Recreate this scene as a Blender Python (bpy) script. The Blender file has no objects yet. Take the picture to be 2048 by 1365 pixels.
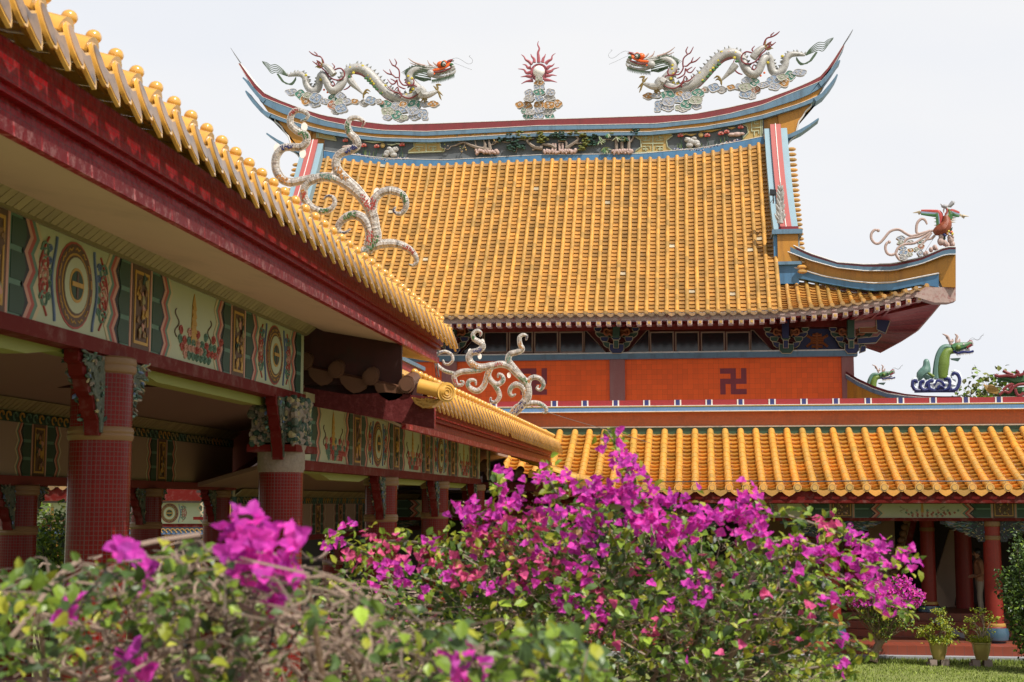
import bpy, math, random
import numpy as np
from mathutils import Vector, Matrix
random.seed(7); rng = np.random.default_rng(7)
R = math.radians
scene = bpy.context.scene
COL = scene.collection

# ------------------------------------------------------------------ camera
ZC = 3.36
PSI, TH, FPX = R(7.48), R(6.49), 2844.0
cam_d = bpy.data.cameras.new('camera'); cam = bpy.data.objects.new('camera', cam_d); COL.objects.link(cam)
sp, cp, st, ct = math.sin(PSI), math.cos(PSI), math.sin(TH), math.cos(TH)
FW = Vector((-sp*ct, cp*ct, st)); RT = Vector((cp, sp, 0)); UP = Vector((sp*st, -cp*st, ct))
cam.location = (0, 0, ZC)
cam.rotation_euler = Matrix((RT, UP, -FW)).transposed().to_euler()
cam_d.sensor_width = 36.0; cam_d.lens = FPX/2048*36.0
cam_d.clip_start = 0.1; cam_d.clip_end = 2000
cam_d.dof.use_dof = True; cam_d.dof.focus_distance = 42.0; cam_d.dof.aperture_fstop = 6.3
scene.camera = cam
def ray(x, y):
    return FW + RT*((x-1024)/FPX) + UP*((682.5-y)/FPX)
def P(x, y, Y):                      # point of the plane Y=const seen at a photograph pixel
    d = ray(x, y); t = Y/d.y
    return Vector((d.x*t, Y, ZC+d.z*t))
def Q(x, y, X):                      # the same for a plane X=const
    d = ray(x, y); t = X/d.x
    return Vector((X, d.y*t, ZC+d.z*t))

# ------------------------------------------------------------------ world, sun, exposure
SUN_EL, SUN_AZ = 56.0, 47.0          # azimuth from the -Y axis towards +X
sv = Vector((math.sin(R(SUN_AZ))*math.cos(R(SUN_EL)), -math.cos(R(SUN_AZ))*math.cos(R(SUN_EL)), math.sin(R(SUN_EL))))
w = bpy.data.worlds.new('World'); scene.world = w; w.use_nodes = True
nt = w.node_tree; nt.nodes.clear()
N = nt.nodes.new; L = nt.links.new
out = N('ShaderNodeOutputWorld'); bg = N('ShaderNodeBackground'); L(bg.outputs[0], out.inputs[0])
sky = N('ShaderNodeTexSky'); sky.sky_type = 'NISHITA'; sky.sun_disc = False
sky.sun_elevation = R(SUN_EL); sky.sun_rotation = math.atan2(sv.x, sv.y)
sky.air_density = 1.0; sky.dust_density = 4.0; sky.ozone_density = 1.0
tc = N('ShaderNodeTexCoord'); sx = N('ShaderNodeSeparateXYZ'); L(tc.outputs['Generated'], sx.inputs[0])
ramp = N('ShaderNodeValToRGB'); L(sx.outputs[2], ramp.inputs[0])      # white haze low in the sky, thinner towards the zenith
ramp.color_ramp.elements[0].position = 0.0; ramp.color_ramp.elements[0].color = (0.97,)*3+(1,)
ramp.color_ramp.elements[1].position = 0.62; ramp.color_ramp.elements[1].color = (0.03,)*3+(1,)
e = ramp.color_ramp.elements.new(0.375); e.color = (0.95,)*3+(1,)
noi = N('ShaderNodeTexNoise'); noi.inputs['Scale'].default_value = 2.2; noi.inputs['Detail'].default_value = 5
mp = N('ShaderNodeMapping'); mp.inputs['Scale'].default_value = (1, 1, 2.2); L(tc.outputs['Generated'], mp.inputs[0]); L(mp.outputs[0], noi.inputs[0])
cr = N('ShaderNodeValToRGB'); L(noi.outputs[0], cr.inputs[0])
cr.color_ramp.elements[0].position = 0.42; cr.color_ramp.elements[0].color = (0.825, 0.845, 0.89, 1)
cr.color_ramp.elements[1].position = 0.62; cr.color_ramp.elements[1].color = (0.885, 0.885, 0.895, 1)
sc_ = N('ShaderNodeMix'); sc_.data_type = 'RGBA'; sc_.blend_type = 'MULTIPLY'; sc_.inputs[0].default_value = 1
L(sky.outputs[0], sc_.inputs[6]); sc_.inputs[7].default_value = (0.085, 0.085, 0.085, 1)
mx = N('ShaderNodeMix'); mx.data_type = 'RGBA'; L(ramp.outputs[0], mx.inputs[0]); L(sc_.outputs[2], mx.inputs[6])
hz = N('ShaderNodeMix'); hz.data_type = 'RGBA'; hz.blend_type = 'MULTIPLY'; hz.inputs[0].default_value = 1
L(cr.outputs[0], hz.inputs[6]); hz.inputs[7].default_value = (1.08, 1.08, 1.08, 1)
L(hz.outputs[2], mx.inputs[7]); L(mx.outputs[2], bg.inputs[0]); bg.inputs[1].default_value = 1.0
sun_d = bpy.data.lights.new('sun', 'SUN'); sun = bpy.data.objects.new('sun', sun_d); COL.objects.link(sun)
sun_d.energy = 5.0; sun_d.angle = R(0.6); sun_d.color = (1.0, 0.955, 0.88)
sun.rotation_euler = (-sv).to_track_quat('-Z', 'Y').to_euler(); sun.location = (20, -20, 40)
scene.view_settings.view_transform = 'Standard'; scene.view_settings.look = 'None'
scene.view_settings.exposure = 0.0; scene.view_settings.gamma = 1.0
try:
    scene.cycles.use_denoising = True; scene.cycles.max_bounces = 7; scene.cycles.sample_clamp_indirect = 6
    scene.cycles.transparent_max_bounces = 6; scene.cycles.caustics_reflective = False; scene.cycles.caustics_refractive = False
except Exception: pass

# ------------------------------------------------------------------ materials
MATS = {}
def mat(name, col, rough=0.6, var=0.25, nscale=3.0, bump=0.0, bscale=20.0, grid=None, gridcol=None, dirt_glint=0.0, dirt_glint_col=(0.03,0.025,0.02), dscale=1.2,
        coat=0.0, trans=0.0, metal=0.0, streak=False, spec=0.5, emit=None, col2=None):
    """var: lightness change by noise and by each face's own tint; grid: (cell w, cell h, joint, axis)"""
    m = bpy.data.materials.new(name); m.use_nodes = True; MATS[name] = m
    t = m.node_tree; b = t.nodes['Principled BSDF']; n = t.nodes.new; l = t.links.new
    b.inputs['Roughness'].default_value = rough; b.inputs['Metallic'].default_value = metal
    b.inputs['Specular IOR Level'].default_value = spec
    if coat: b.inputs['Coat Weight'].default_value = coat; b.inputs['Coat Roughness'].default_value = 0.12
    tcn = n('ShaderNodeTexCoord'); co = tcn.outputs['Object']
    nz = n('ShaderNodeTexNoise'); nz.inputs['Scale'].default_value = nscale; nz.inputs['Detail'].default_value = 4; l(co, nz.inputs[0])
    at = n('ShaderNodeAttribute'); at.attribute_name = 'tint'
    ad = n('ShaderNodeMath'); ad.operation = 'MULTIPLY_ADD'; l(nz.outputs[0], ad.inputs[0]); ad.inputs[1].default_value = 0.9; ad.inputs[2].default_value = -0.45
    a2 = n('ShaderNodeMath'); a2.operation = 'ADD'; l(ad.outputs[0], a2.inputs[0]); l(at.outputs['Fac'], a2.inputs[1])
    mr = n('ShaderNodeMapRange'); l(a2.outputs[0], mr.inputs[0])
    mr.inputs[1].default_value = -1; mr.inputs[2].default_value = 1; mr.inputs[3].default_value = 1-var*1.6; mr.inputs[4].default_value = 1+var*1.6; mr.clamp = False
    base = n('ShaderNodeMix'); base.data_type = 'RGBA'
    base.inputs[6].default_value = tuple(col)+(1,); base.inputs[7].default_value = tuple(col2 or col)+(1,)
    mr2 = n('ShaderNodeMapRange'); l(a2.outputs[0], mr2.inputs[0]); mr2.inputs[1].default_value = -0.5; mr2.inputs[2].default_value = 0.6
    l(mr2.outputs[0], base.inputs[0])
    vm = n('ShaderNodeVectorMath'); vm.operation = 'SCALE'; l(base.outputs[2], vm.inputs[0]); l(mr.outputs[0], vm.inputs['Scale'])
    c = vm.outputs[0]
    if grid:
        cw, ch, j, ax = grid
        sx = n('ShaderNodeSeparateXYZ'); l(co, sx.inputs[0]); cb = n('ShaderNodeCombineXYZ')
        if ax == 'cyl':
            an = n('ShaderNodeMath'); an.operation = 'ARCTAN2'; l(sx.outputs[0], an.inputs[0]); l(sx.outputs[1], an.inputs[1])
            mu = n('ShaderNodeMath'); mu.operation = 'MULTIPLY'; l(an.outputs[0], mu.inputs[0]); mu.inputs[1].default_value = 0.2
            l(mu.outputs[0], cb.inputs[0]); l(sx.outputs[2], cb.inputs[1])
        elif ax == 'x':          # wall facing Y: X,Z
            l(sx.outputs[0], cb.inputs[0]); l(sx.outputs[2], cb.inputs[1])
        elif ax == 'y':
            l(sx.outputs[1], cb.inputs[0]); l(sx.outputs[2], cb.inputs[1])
        else:
            l(sx.outputs[0], cb.inputs[0]); l(sx.outputs[1], cb.inputs[1])
        br = n('ShaderNodeTexBrick'); l(cb.outputs[0], br.inputs[0]); br.offset = 0.0; br.squash = 1.0
        br.inputs['Scale'].default_value = 1.0; br.inputs['Brick Width'].default_value = cw; br.inputs['Row Height'].default_value = ch
        br.inputs['Mortar Size'].default_value = j; br.inputs['Mortar Smooth'].default_value = 0.1
        br.inputs['Color1'].default_value = (0.92,0.92,0.92,1); br.inputs['Color2'].default_value = (1.06,1.06,1.06,1)
        mm = n('ShaderNodeMix'); mm.data_type = 'RGBA'; mm.blend_type = 'MULTIPLY'; mm.inputs[0].default_value = 1
        l(c, mm.inputs[6]); l(br.outputs[0], mm.inputs[7])
        m3 = n('ShaderNodeMix'); m3.data_type = 'RGBA'; l(br.outputs['Fac'], m3.inputs[0]); l(mm.outputs[2], m3.inputs[6])
        m3.inputs[7].default_value = tuple(gridcol or (0.2,0.15,0.12))+(1,)
        c = m3.outputs[2]
    if dirt_glint:
        dn = n('ShaderNodeTexNoise'); dn.inputs['Scale'].default_value = dscale; dn.inputs['Detail'].default_value = 7; dn.inputs['Roughness'].default_value = 0.7
        mpn = n('ShaderNodeMapping'); l(co, mpn.inputs[0]); l(mpn.outputs[0], dn.inputs[0])
        if streak: mpn.inputs['Scale'].default_value = (3, 3, 0.35)
        rp = n('ShaderNodeMapRange'); l(dn.outputs[0], rp.inputs[0]); rp.inputs[1].default_value = 0.5; rp.inputs[2].default_value = 0.72; rp.inputs[4].default_value = dirt_glint
        md = n('ShaderNodeMix'); md.data_type = 'RGBA'; l(rp.outputs[0], md.inputs[0]); l(c, md.inputs[6]); md.inputs[7].default_value = tuple(dirt_glint_col)+(1,)
        c = md.outputs[2]
    l(c, b.inputs['Base Color'])
    if bump:
        bn = n('ShaderNodeTexNoise'); bn.inputs['Scale'].default_value = bscale; bn.inputs['Detail'].default_value = 3; l(co, bn.inputs[0])
        bp = n('ShaderNodeBump'); bp.inputs['Strength'].default_value = bump; bp.inputs['Distance'].default_value = 0.02
        l(bn.outputs[0], bp.inputs['Height']); l(bp.outputs[0], b.inputs['Normal'])
    if trans:
        tr = n('ShaderNodeBsdfTranslucent'); l(c, tr.inputs[0]); ms = n('ShaderNodeMixShader'); ms.inputs[0].default_value = trans
        o = t.nodes['Material Output']; l(b.outputs[0], ms.inputs[1]); l(tr.outputs[0], ms.inputs[2]); l(ms.outputs[0], o.inputs[0])
    return m
mat('gold_cover', (0.70,0.42,0.095), 0.28, 0.28, 2.5, dirt_glint=0.3, dirt_glint_col=(0.25,0.12,0.04), dscale=2.5, coat=0.6, col2=(0.66,0.29,0.045), bump=0.15, bscale=30)
mat('gold_pan', (0.54,0.28,0.055), 0.3, 0.26, 3.0, dirt_glint=0.35, dirt_glint_col=(0.2,0.11,0.05), dscale=4.0, coat=0.5, col2=(0.56,0.25,0.04), bump=0.15, bscale=30)
mat('glazed_yellow', (0.52,0.30,0.080), 0.3, 0.34, 2.0, dirt_glint=0.4, dirt_glint_col=(0.16,0.07,0.02), dscale=2.2, coat=0.5, col2=(0.52,0.25,0.05), bump=0.15, bscale=30)
mat('glazed_pan', (0.38,0.20,0.055), 0.35, 0.32, 2.0, dirt_glint=0.35, dirt_glint_col=(0.16,0.10,0.06), dscale=5.0, coat=0.3, col2=(0.42,0.20,0.045), bump=0.15, bscale=30)
mat('weathered_edge', (0.30,0.17,0.07), 0.5, 0.4, 9.0, dirt_glint=0.9, dirt_glint_col=(0.04,0.035,0.035), dscale=9.0, coat=0.3)
mat('mortar_patch', (0.42,0.34,0.22), 0.7, 0.3, 6.0)
mat('gallery_drip', (0.40,0.23,0.09), 0.35, 0.4, 9.0, dirt_glint=0.6, dirt_glint_col=(0.1,0.06,0.04), dscale=9, coat=0.3)
mat('twig_brown', (0.23,0.165,0.125), 0.8, 0.5, 10)
mat('near_drip', (0.24,0.14,0.07), 0.3, 0.4, 12.0, dirt_glint=1.0, dirt_glint_col=(0.035,0.03,0.03), dscale=7.0, coat=0.5)
mat('glint_trim', (0.30,0.010,0.012), 0.35, 0.4, 5.0, dirt_glint=0.75, dirt_glint_col=(0.75,0.36,0.36), dscale=17.0, spec=0.1, bump=0.5, bscale=18)  # pale pink flecks are glints of the glossy trim painted into the colour
mat('mottled_dark', (0.05,0.012,0.01), 0.8, 0.5, 12.0, dirt_glint=0.6, dirt_glint_col=(0.02,0.02,0.015), dscale=5)
mat('near_yellow', (0.70,0.38,0.075), 0.22, 0.12, 6.0, dirt_glint=0.25, dirt_glint_col=(0.2,0.09,0.02), dscale=5.0, coat=0.7, bump=0.1, bscale=25)
mat('red_mosaic', (0.24,0.028,0.032), 0.5, 0.25, 2.0, grid=(0.05,0.05,0.004,'x'), gridcol=(0.12,0.03,0.03), dirt_glint=0.35, streak=True, dirt_glint_col=(0.05,0.02,0.02))
mat('red_mosaic_side', (0.24,0.005,0.008), 0.35, 0.35, 5.0, grid=(0.05,0.035,0.0025,'y'), gridcol=(0.10,0.02,0.02), dirt_glint=0.35, dirt_glint_col=(0.34,0.10,0.10), dscale=16.0, spec=0.08, bump=0.5, bscale=18)  # lighter flecks are painted glints, not dirt on the mosaic
mat('red_paint', (0.12,0.010,0.008), 0.6, 0.2, 3.0, spec=0.1, dirt_glint=0.3, dirt_glint_col=(0.3,0.22,0.2), dscale=6)
mat('dark_red', (0.16,0.014,0.014), 0.6, 0.25, 3.0)
mat('blue_mosaic', (0.12,0.22,0.32), 0.45, 0.2, 2.0, grid=(0.05,0.05,0.004,'x'), gridcol=(0.12,0.2,0.27), dirt_glint=0.55, streak=True, dirt_glint_col=(0.05,0.06,0.075))
mat('deep_blue_mosaic', (0.075,0.20,0.36), 0.45, 0.2, 2.0, dirt_glint=0.45, streak=True, dirt_glint_col=(0.03,0.04,0.06))
mat('light_blue', (0.24,0.36,0.42), 0.5, 0.12, 2.0, dirt_glint=0.25, streak=True, dirt_glint_col=(0.2,0.25,0.28))
mat('pink_mosaic', (0.40,0.10,0.09), 0.5, 0.15, 25.0)
mat('white_trim', (0.70,0.66,0.62), 0.6, 0.15, 6.0, dirt_glint=0.5, dirt_glint_col=(0.2,0.18,0.17), dscale=5)
mat('ochre_mosaic', (0.50,0.22,0.025), 0.5, 0.3, 30.0, dirt_glint=0.45, streak=True, dirt_glint_col=(0.10,0.045,0.02))
mat('frieze_grey', (0.10,0.11,0.12), 0.7, 0.3, 2.0, dirt_glint=0.4, dirt_glint_col=(0.2,0.2,0.2))
mat('pale_green', (0.42,0.45,0.30), 0.6, 0.15, 5.0)
mat('ochre_paint', (0.44,0.30,0.10), 0.6, 0.2, 5.0)
mat('lotus_red', (0.42,0.05,0.04), 0.5, 0.3, 9)
mat('orange_tile', (0.97,0.12,0.009), 0.5, 0.10, 0.8, grid=(0.199,0.199,0.0022,'x'), gridcol=(0.40,0.04,0.010), spec=0.35, dirt_glint=0.14, streak=True, dirt_glint_col=(0.5,0.05,0.008), dscale=1.0)
mat('maroon_tile', (0.24,0.02,0.03), 0.5, 0.1, 1.0, grid=(0.199,0.199,0.0035,'x'), gridcol=(0.12,0.02,0.02))
mat('pilaster_stone', (0.30,0.10,0.09), 0.5, 0.35, 22.0, dirt_glint=0.4, streak=True, dirt_glint_col=(0.33,0.22,0.2))
mat('rust_mosaic', (0.44,0.10,0.022), 0.5, 0.3, 16.0, grid=(0.035,0.035,0.003,'x'), gridcol=(0.25,0.09,0.04), dirt_glint=0.5, dscale=1.6, dirt_glint_col=(0.12,0.04,0.02))
mat('green_mosaic', (0.025,0.07,0.035), 0.5, 0.3, 3.0, grid=(0.035,0.035,0.003,'x'), gridcol=(0.04,0.08,0.05))
mat('sky_blue_mosaic', (0.075,0.20,0.42), 0.45, 0.25, 3.0, grid=(0.035,0.035,0.003,'x'), gridcol=(0.2,0.3,0.42))
mat('rail_red', (0.34,0.018,0.025), 0.5, 0.2, 3.0, grid=(0.035,0.035,0.003,'x'), gridcol=(0.2,0.03,0.03))
mat('navy', (0.03,0.035,0.16), 0.5, 0.2, 3.0)
mat('yellow_line', (0.55,0.45,0.05), 0.5, 0.5, 14.0)
mat('window_frame', (0.42,0.28,0.22), 0.5, 0.15, 4.0)
mat('window_glass', (0.015,0.018,0.02), 0.12, 0.2, 1.0, spec=0.6)
mat('bracket_green', (0.03,0.075,0.045), 0.5, 0.2, 5.0)
mat('bracket_navy', (0.02,0.025,0.10), 0.5, 0.2, 5.0)
mat('bracket_orange', (0.33,0.10,0.03), 0.5, 0.2, 5.0)
mat('outline_cream', (0.50,0.40,0.26), 0.6, 0.15, 5.0)
mat('gold_paint', (0.42,0.25,0.06), 0.5, 0.2, 8.0)
mat('peeling', (0.42,0.30,0.26), 0.8, 0.3, 6.0, dirt_glint=0.9, dirt_glint_col=(0.24,0.03,0.03), dscale=7)
mat('rafter_red', (0.26,0.02,0.018), 0.55, 0.25, 5.0, dirt_glint=0.4, dirt_glint_col=(0.35,0.2,0.14), dscale=5)
mat('soffit_cream', (0.63,0.47,0.34), 0.75, 0.10, 1.2, dirt_glint=0.3, dirt_glint_col=(0.3,0.23,0.16), dscale=2)
mat('carved_green', (0.07,0.085,0.06), 0.7, 0.6, 22.0, bump=0.8, bscale=40, dirt_glint=0.5, dirt_glint_col=(0.25,0.22,0.16), dscale=14)
mat('ceiling_tan', (0.31,0.215,0.17), 0.8, 0.08, 1.0)
mat('dentil_olive', (0.30,0.25,0.125), 0.7, 0.2, 4.0)
mat('panel_cream', (0.42,0.44,0.31), 0.6, 0.12, 2.5, dirt_glint=0.25, dirt_glint_col=(0.34,0.33,0.2), dscale=3)
mat('panel_teal', (0.10,0.19,0.145), 0.6, 0.15, 5.0)
mat('panel_green', (0.022,0.055,0.035), 0.6, 0.2, 5.0)
mat('panel_black', (0.015,0.015,0.02), 0.6, 0.1, 5.0)
mat('panel_red', (0.35,0.06,0.05), 0.6, 0.2, 5.0)
mat('panel_pink', (0.50,0.25,0.20), 0.6, 0.2, 5.0)
mat('panel_blue', (0.10,0.15,0.28), 0.6, 0.2, 5.0)
mat('panel_gold', (0.45,0.25,0.05), 0.55, 0.3, 16.0)
mat('panel_brown', (0.10,0.05,0.03), 0.6, 0.4, 18.0)
mat('lime_edge', (0.24,0.25,0.05), 0.6, 0.1, 4.0)
mat('return_tile', (0.11,0.045,0.02), 0.6, 0.3, 6.0)  # tile colour darkened to carry the shade under the upper eave
mat('column_tile', (0.16,0.008,0.006), 0.25, 0.25, 5.0, grid=(0.0285,0.032,0.0022,'cyl'), gridcol=(0.13,0.06,0.05), spec=0.12)
mat('column_tile_fine', (0.27,0.022,0.015), 0.45, 0.25, 8.0, grid=(0.026,0.024,0.0022,'cyl'), gridcol=(0.14,0.035,0.025), spec=0.3)
mat('ring_tan', (0.20,0.105,0.04), 0.55, 0.2, 6.0)
mat('base_blue', (0.045,0.10,0.15), 0.3, 0.15, 4.0, coat=0.3)
mat('phoenix_rust', (0.24,0.055,0.02), 0.5, 0.35, 12.0, bump=0.5, bscale=40)
mat('porcelain', (0.43,0.415,0.39), 0.35, 0.45, 34.0, dirt_glint=0.85, dirt_glint_col=(0.14,0.12,0.12), dscale=7, bump=0.6, bscale=45)
mat('porcelain_scroll', (0.38,0.355,0.325), 0.35, 0.5, 30.0, dirt_glint=0.95, dirt_glint_col=(0.13,0.09,0.075), dscale=11, bump=0.7, bscale=40)
mat('belly_red', (0.30,0.10,0.09), 0.5, 0.3, 9)
mat('dragon_yellow', (0.62,0.50,0.05), 0.45, 0.3, 9)
mat('dragon_red', (0.20,0.03,0.035), 0.45, 0.2, 9)
mat('dragon_orange', (0.85,0.14,0.025), 0.4, 0.15, 9)
mat('dragon_green', (0.05,0.15,0.05), 0.5, 0.4, 15)
mat('mane_green', (0.07,0.11,0.06), 0.5, 0.3, 15)
mat('leaf_lime', (0.13,0.20,0.025), 0.45, 0.4, 15, bump=0.6, bscale=40)
mat('jade', (0.12,0.22,0.18), 0.4, 0.2, 6)
mat('wave_navy', (0.025,0.03,0.13), 0.35, 0.4, 12)
mat('wave_white', (0.72,0.76,0.78), 0.4, 0.2, 12, dirt_glint=0.4, dirt_glint_col=(0.2,0.3,0.4), dscale=12)
mat('spike_grey', (0.22,0.22,0.20), 0.5, 0.3, 9)
mat('claw_brown', (0.22,0.15,0.04), 0.5, 0.3, 9)
mat('cloud_lilac', (0.34,0.37,0.45), 0.55, 0.2, 9, dirt_glint=0.4, dirt_glint_col=(0.2,0.2,0.22), dscale=6)
mat('cloud_blue', (0.25,0.32,0.44), 0.55, 0.2, 9, dirt_glint=0.4, dirt_glint_col=(0.15,0.15,0.18), dscale=6)
mat('cloud_teal', (0.07,0.21,0.16), 0.55, 0.2, 9)
mat('cloud_orange', (0.42,0.20,0.05), 0.55, 0.2, 9)
mat('cloud_brown', (0.38,0.15,0.08), 0.55, 0.2, 9)
mat('cloud_cream', (0.33,0.35,0.27), 0.55, 0.2, 9)
mat('cloud_grey', (0.38,0.37,0.38), 0.6, 0.25, 9, dirt_glint=0.4)
mat('flame_red', (0.38,0.10,0.12), 0.5, 0.45, 30)
mat('pearl', (0.85,0.82,0.78), 0.35, 0.03, 3)
mat('black_metal', (0.015,0.015,0.017), 0.4, 0.1, 3)
mat('cable_grey', (0.12,0.12,0.12), 0.5, 0.1, 3)
mat('stucco_brown', (0.24,0.19,0.15), 0.7, 0.4, 20, bump=0.6, bscale=30)
mat('stucco_pink', (0.46,0.33,0.29), 0.7, 0.3, 12, bump=0.5, bscale=20)
mat('pine_dark', (0.02,0.06,0.04), 0.7, 0.4, 12)
mat('pine_olive', (0.13,0.14,0.03), 0.7, 0.4, 12)
mat('bark', (0.20,0.135,0.095), 0.8, 0.35, 14, bump=0.4, bscale=40)
mat('twig', (0.33,0.25,0.19), 0.75, 0.4, 10)
mat('leaf', (0.10,0.19,0.022), 0.42, 0.55, 4.0, trans=0.35, col2=(0.19,0.27,0.03))
mat('leaf_dark', (0.045,0.085,0.022), 0.42, 0.5, 4.0, trans=0.25, col2=(0.07,0.12,0.03))
mat('leaf_yellow', (0.34,0.40,0.03), 0.45, 0.3, 4.0, trans=0.45, col2=(0.42,0.42,0.05))
mat('bract_magenta', (0.66,0.06,0.58), 0.6, 0.35, 6.0, trans=0.5, col2=(0.72,0.06,0.46))
mat('bract_pink', (0.66,0.07,0.28), 0.6, 0.30, 6.0, trans=0.4, col2=(0.70,0.12,0.26))
mat('bract_dry', (0.55,0.36,0.18), 0.7, 0.3, 6.0, trans=0.3)
mat('grass_blade', (0.22,0.29,0.05), 0.6, 0.4, 1.5, trans=0.2, col2=(0.24,0.30,0.05))
mat('lawn', (0.19,0.22,0.055), 0.85, 0.35, 1.5, bump=0.5, bscale=60, dirt_glint=0.3, dirt_glint_col=(0.14,0.13,0.05), dscale=2)
mat('terracotta_floor', (0.19,0.055,0.03), 0.45, 0.2, 3.0, grid=(0.24,0.3,0.006,'x'), gridcol=(0.1,0.06,0.05))
mat('step_red', (0.24,0.05,0.025), 0.5, 0.25, 3.0, grid=(0.2,0.3,0.005,'x'), gridcol=(0.14,0.06,0.05))
mat('kerb_grey', (0.30,0.31,0.33), 0.8, 0.15, 3.0)
mat('bounce_tan', (0.24,0.19,0.135), 0.85, 0.2, 2.0, dirt_glint=0.4, dirt_glint_col=(0.2,0.16,0.1), dscale=1.5)
mat('wall_plaster', (0.40,0.28,0.21), 0.8, 0.15, 1.5)
mat('interior_shade', (0.035,0.022,0.02), 0.8, 0.3, 1.5)  # near-black colour carries the deep shade of the interiors
mat('pot_glaze', (0.30,0.22,0.07), 0.35, 0.3, 6.0, coat=0.4, dirt_glint=0.4, dirt_glint_col=(0.1,0.08,0.03), dscale=5)
mat('brick_grey', (0.28,0.21,0.18), 0.85, 0.3, 8.0)
mat('soil', (0.10,0.075,0.05), 0.9, 0.3, 8.0)
mat('skin', (0.30,0.16,0.10), 0.55, 0.05, 3.0)
mat('shirt', (0.26,0.12,0.06), 0.8, 0.15, 6.0)
mat('trousers', (0.27,0.23,0.18), 0.8, 0.1, 6.0)
mat('hair', (0.01,0.008,0.007), 0.5, 0.1, 6.0)
mat('golden_column', (0.62,0.30,0.06), 0.5, 0.3, 8.0)

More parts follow.
